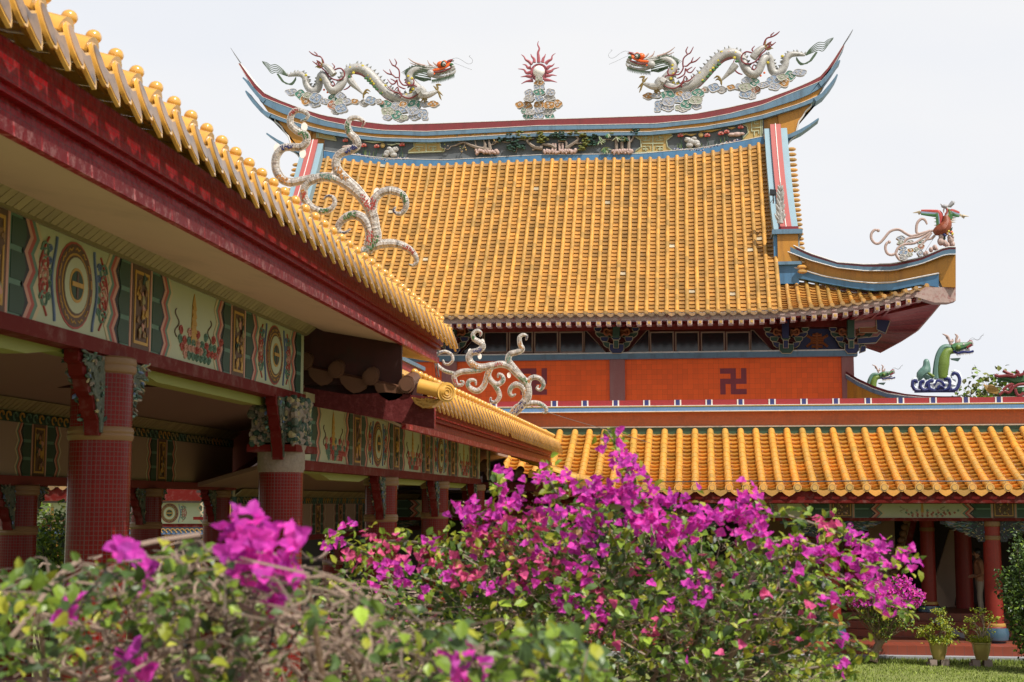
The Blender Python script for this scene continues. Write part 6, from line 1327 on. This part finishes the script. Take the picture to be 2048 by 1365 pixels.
# ---- the big bougainvillea in the middle
bush = thing('bougainvillea_bush', 'large bougainvillea bush covered in magenta and pink blossom in the middle foreground', 'flowering bush', (-0.5, 6.9, 1.75))
top_px = [(600,1250),(640,1160),(700,1130),(780,1130),(860,1120),(900,1070),(960,1060),(1010,1020),(1080,1000),(1150,985),(1200,975),(1260,985),(1330,1010),(1400,1040),(1470,1050),(1530,1060),(1600,1090),(1660,1120),(1690,1180),(1705,1250),(1712,1365)]
Xl, Xr = P(620, 1200, 6.5).x, P(1706, 1200, 6.5).x
def bush_top(X, Y): 
    x = 1024+FPX*((Vector((X, Y, 3.0))-Vector((0,0,ZC))).dot(RT))/((Vector((X, Y, 3.0))-Vector((0,0,ZC))).dot(FW))
    y = lerp(top_px, x); z = P(x, y, 6.5).z; return z-0.55*((Y-6.6)/1.0)**2-.03
pts = []; shell = []
while len(pts) < 9500:
    X = random.uniform(Xl, Xr); Y = random.uniform(5.75, 7.7); zt = bush_top(X, Y)
    e = ((X-(Xl+Xr)/2)/((Xr-Xl)/2*1.02))**2+((Y-6.75)/1.05)**2
    if e > 1 or zt < 1.9: continue
    zlo = 1.85+0.0; z = zt-abs(random.gauss(0, .35)) if random.random() < .55 else random.uniform(zlo, zt)
    if z < zlo: continue
    pts.append((X, Y, z))
pts = np.array(pts); k = rng.random(len(pts))
front = pts[:, 1] < 6.5
leaf_mesh('leaves', bush, [leaves_at(pts[k < .52], .052, 'leaf'), leaves_at(pts[(k >= .52) & (k < .86)], .050, 'leaf_dark'), leaves_at(pts[k >= .86], .046, 'leaf_yellow')])
sm = MB().use('bark'); root = Vector((-.45, 6.9, 1.7)); mains = []
for i in range(16):
    X = random.uniform(Xl+.15, Xr-.15); Y = random.uniform(6.1, 7.4); z = bush_top(X, Y)-random.uniform(.08, .4); e = Vector((X, Y, z)); s0 = root+Vector((random.uniform(-.25,.25), random.uniform(-.2,.2), 0))
    mid = s0.lerp(e, .5)+Vector((random.uniform(-.12,.12), random.uniform(-.12,.12), .12)); mains.append((s0, mid, e)); sm.tint = random.gauss(0,.3); sm.tube([s0, mid, e], [.032, .018, .007], 7, 4)
sm.use('twig'); sg = []
for i in range(2300):
    p = Vector(pts[random.randrange(len(pts))]); a = random.choice(mains); q = a[1].lerp(a[2], random.random()); d = (p-q); L_ = min(d.length, random.uniform(.08, .30)); sg.append((p-d.normalized()*L_+Vector((0,0,-.02)), p))
twigs(sm, sg, .0036, .0014, 3)
# arching sprays reaching to the right and the tall spire
sprays = [[(1480,1090),(1540,1030),(1620,1045),(1700,1075),(1770,1100)], [(1500,1100),(1580,1080),(1680,1110),(1760,1140),(1830,1115)], [(1540,1120),(1620,1110),(1700,1165),(1760,1200),(1815,1222)], [(1560,1180),(1640,1190),(1720,1195)], [(1290,1010),(1265,960),(1240,910),(1215,862)],
          [(980,1060),(1000,1000),(990,960)], [(760,1130),(700,1090),(660,1075)], [(900,1100),(830,1085),(760,1085),(700,1110)], [(1120,1000),(1100,960),(1095,935)], [(640,1170),(700,1140),(770,1125)], [(1640,1260),(1700,1290),(1740,1300)], [(1600,1340),(1680,1330),(1700,1350)], [(1020,1120),(960,1080),(900,1078),(850,1100)]]
spl = []
for sp_ in sprays:
    w_ = [P(x, y, 6.0+.12*i) for i, (x, y) in enumerate(sp_)]; sm.use('twig'); sm.tube(w_, [.006]*(len(w_)-1)+[.002], 5, 4); q, _ = spline(w_, [1]*len(w_), 9)
    for p in q:
        for _ in range(3): spl.append(p+Vector(rng.normal(0, .022, 3)))
sm.build('stems', bush)
leaf_mesh('spray_leaves', bush, [leaves_at(np.array([tuple(p) for p in spl[::2]]), .04, 'leaf'), leaves_at(np.array([tuple(p) for p in spl[1::2]]), .038, 'leaf_yellow')])
MG = [(1250,915,36),(1225,872,18),(1205,892,12),(1240,960,50),(1290,1000,48),(1195,1000,42),(1340,1040,56),(1380,1015,42),(1305,1065,50),(1355,1085,36),(1160,1050,44),(1210,1072,38),(1170,985,30),(1485,1005,40),(1485,1052,46),(1462,1035,34),(1510,1030,30),(1120,972,32),(1088,955,26),(1022,965,30),(990,955,20),(1010,1030,40),(960,1035,42),(922,1030,28),(1045,1000,26),(693,1060,20),(663,1088,22),(1100,1010,36),(1388,1165,30),(1398,1190,24),(1340,1212,18),(770,1150,34),(815,1140,30),(1130,1100,24),(1165,1140,34),(1110,1190,26),(1150,1215,30),(1190,1225,36),(1070,1090,28),(1700,1065,20),(1722,1088,26),(1752,1095,24),(1790,1112,28),(1820,1122,26),(1640,1105,32),(1680,1122,40),(1738,1135,34),(1752,1165,26),(1600,1108,28),(1588,1088,20),(1652,1205,22),(1768,1205,24),(1800,1222,16),(1545,1090,20),(1692,1280,13),(1688,1335,18),(890,1150,22),(860,1090,20),(1060,1160,22),(985,1180,24),(1275,1045,30),(1420,1050,28),(1390,1045,22),(845,1180,20),(950,1010,20),(1230,1000,40),(1270,960,26),(1600,1150,16)]
PK = [(1000,1060,34),(962,1082,30),(740,1100,28),(702,1112,26),(802,1112,24),(860,1112,26),(900,1122,26),(1092,1130,34),(1058,1142,30),(1180,1162,18),(1640,1035,17),(1667,1042,14),(1655,1062,18),(1430,1132,16),(1292,1268,22),(1305,1245,14),(1182,1195,24),(925,1160,30),(952,1150,22),(1020,1150,26),(1272,1145,12),(1530,1190,12),(1618,1222,15),(1085,1060,26),(1050,1040,26),(1000,1095,26),(740,1065,14),(780,1085,18),(1185,1260,18),(940,1070,22),(1035,1180,20)]
DR = [(1002,1112,22),(1040,1100,22),(955,1102,14),(1150,1078,14),(1080,1110,16),(920,1130,12),(1510,1055,10)]
def clusters(tab, depth, per=13.0, spread=.04, dens=2.1):
    c = []
    for x, y, r_ in tab:
        n = max(3, int((r_/per)**2*dens)); 
        for _ in range(n):
            a = random.uniform(0, 6.28); q = r_*1.03*random.random()**.55; yy_ = depth+random.gauss(0, spread)-.10*(1-(q/r_)**2); c.append(tuple(P(x+math.cos(a)*q, y+math.sin(a)*q, yy_)))
    return c
specs = flowers_at(clusters(MG, 6.0), .026, 'bract_magenta')+flowers_at(clusters(PK, 6.05), .026, 'bract_pink')+flowers_at(clusters(DR, 6.1), .026, 'bract_dry')
cl_ = np.array(clusters(MG+PK, 6.08, 13, .09, .7)); specs += [leaves_at(cl_[::2], .042, 'leaf'), leaves_at(cl_[1::2], .04, 'leaf_yellow')]
allc = clusters(MG, 6.0, 40); specs.append(leaves_at(np.array(allc), .012, 'outline_cream', .2)); leaf_mesh('blossoms', bush, specs)
extra = []
for _ in range(420):
    p = pts[random.randrange(len(pts))]
    if p[2] > bush_top(p[0], p[1])-.28: extra.append((p[0], p[1]-.05, p[2]+.02))
leaf_mesh('scattered_blossoms', bush, flowers_at(extra[::2], .027, 'bract_magenta')+flowers_at(extra[1::2], .027, 'bract_pink'))

# ---- the nearer bush, out of focus at the lower left
nb = thing('near_bougainvillea', 'nearest bougainvillea at the lower left, blurred bare twigs, lime leaves and few big blossoms', 'flowering bush', (-.9, 3.0, 1.75))
ntop = [(-60,1150),(0,1150),(60,1110),(130,1130),(200,1110),(280,1110),(340,1080),(400,1075),(450,1110),(520,1120),(600,1100),(650,1150),(720,1190),(800,1210),(900,1245),(1000,1265),(1080,1230),(1160,1260),(1220,1330),(1260,1400)]
npz = []; 
while len(npz) < 2300:
    x = random.uniform(-60, 1240); Y = random.uniform(2.5, 3.7); yt = lerp(ntop, x)
    y = yt+18+abs(random.gauss(0, 150)) if random.random() < .6 else random.uniform(yt, 1500)
    if 480 < x < 860 and random.random() < .6: continue
    npz.append(tuple(P(x, y, Y)))
npz = np.array(npz); k = rng.random(len(npz))
leaf_mesh('leaves', nb, [leaves_at(npz[k < .5], .034, 'leaf', .34), leaves_at(npz[(k >= .5) & (k < .86)], .034, 'leaf_dark', .34), leaves_at(npz[k >= .86], .036, 'leaf_yellow', .36)])
m = MB().use('bark')
for i in range(26):
    x = random.uniform(0, 1150); Y = random.uniform(2.6, 3.6); a = Vector((-.9+random.uniform(-.5,.5), 3.1+random.uniform(-.3,.3), 1.8)); e = P(x, lerp(ntop, x)+random.uniform(20, 120), Y); m.tint = random.gauss(0,.3); m.tube([a, a.lerp(e, .55)+Vector(rng.normal(0, .08, 3)), e], [.02, .012, .004], 6, 4)
m.use('twig_brown'); sg = []
for i in range(1050):
    x = random.gauss(560, 330); Y = random.uniform(2.6, 3.6); y = lerp(ntop, x)+random.uniform(0, 260); p = P(x, y, Y); d = Vector(rng.normal(0, 1, 3)); d.z = abs(d.z)*.5; d.normalize(); sg.append((p-d*random.uniform(.04, .16), p))
twigs(m, sg, .0034, .0016, 4)
for w_ in ([(380,1305),(470,1270),(560,1240),(600,1235)], [(590,1270),(480,1210),(420,1195),(445,1150)], [(0,1300),(60,1230),(110,1160),(160,1120)], [(640,1330),(700,1250),(760,1190)], [(280,1090),(330,1080),(400,1070)], [(120,1340),(200,1360),(300,1320),(370,1290)]):
    m.tube([P(x, y, 2.75+.05*i) for i, (x, y) in enumerate(w_)], .0055, 6, 4)
m.build('stems', nb)
NF = [(480,1050,44),(500,1075,50),(540,1130,50),(520,1095,60),(555,1150,38),(470,1105,30),(590,1062,24),(575,1120,30),(500,1145,36),(555,1195,24),(262,1105,18),(250,1095,14),(290,1155,30),(300,1180,20),(150,1205,20),(140,1225,16),(275,1325,34),(250,1350,26),(300,1350,26),(925,1330,32),(945,1345,28),(895,1330,16)]
leaf_mesh('blossoms', nb, flowers_at(clusters(NF, 2.75, 24, .04, 3.2), .026, 'bract_magenta'))

# ---- generic small plants
def crown(parent, c, r_, n, size, mats_, name='leaves', flat=1.0):
    v = rng.normal(0, 1, (n, 3)); v /= np.linalg.norm(v, axis=1, keepdims=True); rad = rng.random((n, 1))**.45; lump = 1+.22*np.sin(v[:, :1]*7+v[:, 2:]*5)
    p = np.array(c)+v*rad*lump*np.array(r_); k = rng.random(n); acc = 0; specs = []
    for mn, fr in mats_: sel = (k >= acc) & (k < acc+fr); acc += fr; specs.append(leaves_at(p[sel], size, mn))
    leaf_mesh(name, parent, specs); return p
def branchy(m, base, p, n, r0):
    base = Vector(base)
    for i in range(n):
        e = Vector(p[random.randrange(len(p))]); mid = base.lerp(e, .5)+Vector(rng.normal(0, .06, 3)); m.tint = random.gauss(0, .4); m.tube([base+Vector(rng.normal(0, r0*.5, 3)), mid, e], [r0, r0*.5, r0*.15], 5, 3)
b3 = P(1760, 1318, 31.2); st3 = thing('small_bougainvillea', 'small gnarled bougainvillea with pale purple blossom standing before the right gallery steps', 'flowering bush', b3)
c3 = P(1768, 1215, 31.2); p3 = crown(st3, c3, (.74, .7, .60), 3200, .055, (('leaf', .5), ('leaf_dark', .28), ('leaf_yellow', .22)))
m = MB().use('bark'); m.tube([b3+Vector((-.15,0,-.05)), b3+Vector((-.05,0,.25)), b3+Vector((.15,0,.5)), c3+Vector((.2,0,-.1))], [.11,.08,.06,.03], 8, 3); m.tube([b3+Vector((-.05,0,.1)), b3+Vector((-.35,0,.22)), b3+Vector((-.6,.05,.3)), b3+Vector((-.75,0,.38))], [.07,.06,.05,.02], 7, 3); m.tube([b3+Vector((0,0,.15)), b3+Vector((-.1,0,.6)), c3+Vector((-.2,0,0))], [.06,.04,.02], 7, 3)
branchy(m, b3+Vector((.05,0,.4)), p3, 120, .018); m.build('stems', st3)
pf = p3[(p3[:, 2] > c3.z+.0) & (rng.random(len(p3)) < .62)]+np.array([.0,-.08,.04]); leaf_mesh('blossoms', st3, flowers_at(pf, .05, 'bract_magenta')+flowers_at(pf[::4]+.02, .042, 'bract_pink'))
# potted plants on brick blocks
for px, lab, seed in ((1878, 'glazed pot on bricks with a full yellow green shrub, left of the pair', 3), (1964, 'glazed pot on bricks with a sparse twisted bonsai, in front of the thick column', 9)):
    rng = np.random.default_rng(seed); random.seed(seed); Yp = 31.0; b = P(px, 1326, Yp); b.z = 0; k = Yp/FPX
    for s_, w_ in ((-1, .5), (1, .5)):
        pass
    bt = thing('brick_stack', 'low stack of grey bricks under the %s pot' % ('left' if px < 1900 else 'right'), 'bricks', b, 'brick stacks under the pots'); q = b
    for x0, x1, z0, z1, y0 in ((-.20,-.05,0,.13,-.1), (.03,.19,0,.13,-.12), (-.24,-.12,0,.06,.0)): m = MB().use('brick_grey'); m.box(q.x+x0, q.x+x1, Yp+y0, Yp+.14, z0, z1); m.build('brick', bt)
    pt = thing('potted_plant', lab, 'potted plant', (q.x, Yp, .13), 'potted plants by the steps')
    m = MB().use('pot_glaze'); m.lathe((q.x, Yp, .13), [(.001,0),(.115,0),(.12,.02),(.165,.16),(.185,.28),(.19,.32),(.205,.33),(.205,.36),(.185,.36),(.18,.32)], 28); m.build('pot', pt)
    m = MB().use('soil'); m.lathe((q.x, Yp, .13), [(.182,.32),(.001,.34)], 20); m.build('soil', pt)
    cc = np.array([(P(x, y, Yp)[0], Yp+rng.uniform(-.2,.2), P(x, y, Yp).z) for x, y in ([(1878,1240),(1860,1255),(1895,1262),(1900,1272),(1870,1280),(1845,1262),(1880,1225),(1893,1283),(1850,1270),(1885,1250)] if seed == 3 else [(1950,1240),(1965,1225),(1940,1255),(1985,1242),(1925,1260),(1960,1262),(1975,1265),(1990,1237),(1935,1240),(1958,1222),(1945,1275)])])
    bp = []
    for c in cc: bp += list(c+rng.normal(0, 1, (60 if seed == 3 else 26, 3))*np.array([.09,.09,.035]))
    bp = np.array(bp); leaf_mesh('leaves', pt, [leaves_at(bp, .055, 'leaf_yellow'), leaves_at(bp[::2]+.01, .05, 'leaf')])
    gp = np.array([(q.x+rng.uniform(-.17,.17), Yp+rng.uniform(-.15,.15), .47) for _ in range(150)]); leaf_mesh('pot_grass', pt, [(gp, rng.normal(0,.4,(150,3))+np.array([0,0,1]), rng.normal(0,1,(150,3)), rng.uniform(.08,.2,150), .06, 'leaf_yellow', .05)])
    m = MB().use('bark' if seed == 3 else 'twig'); base = Vector((q.x, Yp, .46))
    for c in cc: e = Vector(c); mid = base.lerp(e, .5)+Vector(rng.normal(0, .07, 3)); m.tube([base, base.lerp(mid,.5)+Vector(rng.normal(0,.03,3)), mid, e], [.022,.017,.011,.004], 6, 3)
    m.build('stems', pt)
rng = np.random.default_rng(11); random.seed(11)
def shrub(name, label, cat, c, r_, n, size, mats_, base=None, trunk=.03, nb_=40):
    c = Vector(c); base = Vector(base) if base is not None else Vector((c.x, c.y, 0)); t = thing(name, label, cat, base); p = crown(t, c, r_, n, size, mats_); m = MB().use('bark'); m.tube([base, base.lerp(c, .5)+Vector((.05,.02,0)), c], [trunk, trunk*.7, trunk*.3], 7, 3); branchy(m, base.lerp(c, .35), p, nb_, trunk*.35); m.build('trunk', t); return t
shrub('garden_shrub', 'dark leafy shrub cut by the right edge in front of the gallery', 'shrub', P(2062, 1195, 30.0)-Vector((0,0,.1)), (.62, .6, 1.35), 5200, .075, (('leaf_dark', .72), ('leaf', .28)))
s5 = P(98, 1110, 20); shrub('green_shrub', 'sunlit green shrub seen behind the leftmost corridor column', 'shrub', s5, (.42,.5,.75), 2200, .07, (('leaf', .6), ('leaf_dark', .3), ('leaf_yellow', .1)), nb_=60)
tr = P(1965, 770, 66); shrub('feathery_tree', 'thin feathery tree top showing behind the dragon at the right edge', 'tree', tr+Vector((.3,0,-.8)), (1.5,1.2,1.6), 700, .26, (('pine_olive', .5), ('leaf', .5)), trunk=.08, nb_=70)
shrub('round_shrub', 'round clipped shrub low behind the corridor at the left', 'shrub', P(385, 1190, 24), (.5,.5,.5), 1500, .06, (('leaf_dark', .8), ('leaf', .2)))
# fallen leaves on the lawn
# ------------------------------------------------------------------ the person between the columns
def person():
    Yp = 35.45; top = P(1958, 1099, Yp); foot = P(1962, 1235, Yp); t = thing('person', 'person in an ochre shirt and pale trousers standing half hidden behind the thick column', 'person', (foot.x, Yp, foot.z))
    H = top.z-foot.z; X0, Z0 = foot.x, foot.z; s = H/1.7
    me = bpy.data.meshes.new('body'); V = []; E_ = []; Rr = []
    def v(x, y, z, r_): V.append((X0+x*s, Yp+y*s, Z0+z*s)); Rr.append(r_*s); return len(V)-1
    pel = v(0, 0, .92, .135); sp1 = v(-.01, 0, 1.10, .125); ch = v(-.01, 0, 1.28, .145); nk0 = v(-.015, 0, 1.44, .075); nk = v(-.03, 0, 1.50, .055)
    E_ += [(pel, sp1), (sp1, ch), (ch, nk0), (nk0, nk)]
    for sg in (-1, 1):
        hp = v(.0, sg*.09, .86, .10); kn = v(-.01+sg*.03, sg*.10, .48, .065); an = v(.03+sg*.04, sg*.10, .09, .045); to = v(-.10+sg*.04, sg*.11, .03, .038); E_ += [(pel, hp), (hp, kn), (kn, an), (an, to)]
        sh = v(-.01, sg*.18, 1.38, .062); el = v(.04, sg*.24, 1.10, .045); wr = v(-.12, sg*.12, 1.02, .030); ha = v(-.16, sg*.07, 1.02, .032); E_ += [(nk0, sh), (sh, el), (el, wr), (wr, ha)]
    me.from_pydata(V, E_, []); o = bpy.data.objects.new('body_tmp', me); COL.objects.link(o); md = o.modifiers.new('skin', 'SKIN'); 
    for i, sv_ in enumerate(me.skin_vertices[0].data): sv_.radius = (Rr[i], Rr[i])
    me.skin_vertices[0].data[0].use_root = True
    sb = o.modifiers.new('sub', 'SUBSURF'); sb.levels = 2; sb.render_levels = 2
    dg = bpy.context.evaluated_depsgraph_get(); em = bpy.data.meshes.new_from_object(o.evaluated_get(dg)); bpy.data.objects.remove(o)
    em.name = 'body'; em.materials.clear()
    for k in ('skin', 'shirt', 'trousers', 'hair'): em.materials.append(MATS[k])
    for p in em.polygons:
        z = (p.center.z-Z0)/s; x = (p.center.x-X0)/s; p.use_smooth = True
        p.material_index = 0 if z > 1.47 or (x < -.10 and .9 < z < 1.08) else (1 if z > .92 else (2 if z > .08 else 3))
    b = bpy.data.objects.new('body', em); COL.objects.link(b); b.parent = t; b.matrix_parent_inverse = Matrix.Translation(t.location).inverted()
    hc = Vector((X0-.045*s, Yp, Z0+1.60*s)); m = MB().use('skin'); m.ball(hc, (.088*s, .072*s, .105*s), 16, 12); m.tube([hc+Vector((-.08*s,0,-.0)), hc+Vector((-.108*s,0,-.025*s)), hc+Vector((-.085*s,0,-.04*s))], [.014*s,.018*s,.012*s], 6, 1)
    m.tube([hc+Vector((-.02*s,0,-.07*s)), hc+Vector((.01*s,0,-.13*s))], .05*s, 10, 1); 
    for sg in (-1,1): m.ball(hc+Vector((.01*s, sg*.074*s, -.01*s)), (.018*s,.01*s,.028*s), 6, 4); m.use('panel_black'); m.ball(hc+Vector((-.082*s, sg*.028*s, .008*s)), .008*s, 6, 4); m.use('skin')
    m.use('belly_red'); m.tube([hc+Vector((-.088*s,-.02*s,-.058*s)), hc+Vector((-.092*s,0,-.060*s)), hc+Vector((-.088*s,.02*s,-.058*s))], .006*s, 5, 1); m.build('head', t)
    m = MB().use('hair'); m.ball(hc+Vector((.022*s,0,.030*s)), (.100*s,.090*s,.100*s), 14, 10); m.build('hair', t)
    for sg in (-1, 1):
        m = MB().use('skin'); w_ = Vector((X0-.14*s, Yp+sg*.07*s, Z0+1.02*s)); m.ball(w_+Vector((-.02*s,0,0)), (.045*s,.018*s,.035*s), 10, 7)
        for i in range(4): o_ = (i-1.5)*.018*s; L_ = (.075, .085, .08, .065)[i]*s; m.tube([w_+Vector((-.05*s,0,o_)), w_+Vector((-.05*s-L_*.5, sg*-.01*s, o_-.004*s)), w_+Vector((-.05*s-L_, sg*-.03*s, o_-.012*s))], [.009*s,.008*s,.006*s], 6, 2)
        m.tube([w_+Vector((0,0,.03*s)), w_+Vector((-.03*s,sg*-.02*s,.05*s)), w_+Vector((-.05*s,sg*-.035*s,.045*s))], [.011*s,.009*s,.007*s], 6, 2); m.build('hand', t)
person()
# ------------------------------------------------------------------ thin stay wires from the corridor ornament
w1 = MB().use('cable_grey'); w1.tube([P(1052, 810, 28.9), P(1130, 836, 30.5), P(1220, 862, 32.2), P(1300, 886, 33.6)], .006, 4, 3); o = w1.build('stay_wire'); tag(o, 'thin wire running down from the farther scroll ornament to the gallery roof', 'wire')
w1 = MB().use('cable_grey'); w1.tube([P(878, 755, 17), P(873, 720, 17), P(880, 690, 17)], .012, 4, 1); w1.tube([P(873, 755, 17), P(869, 720, 17), P(876, 690, 17)], .008, 4, 1); o = w1.build('lightning_cable'); tag(o, 'thin vertical cables between the upper and lower corridor eaves', 'cable')
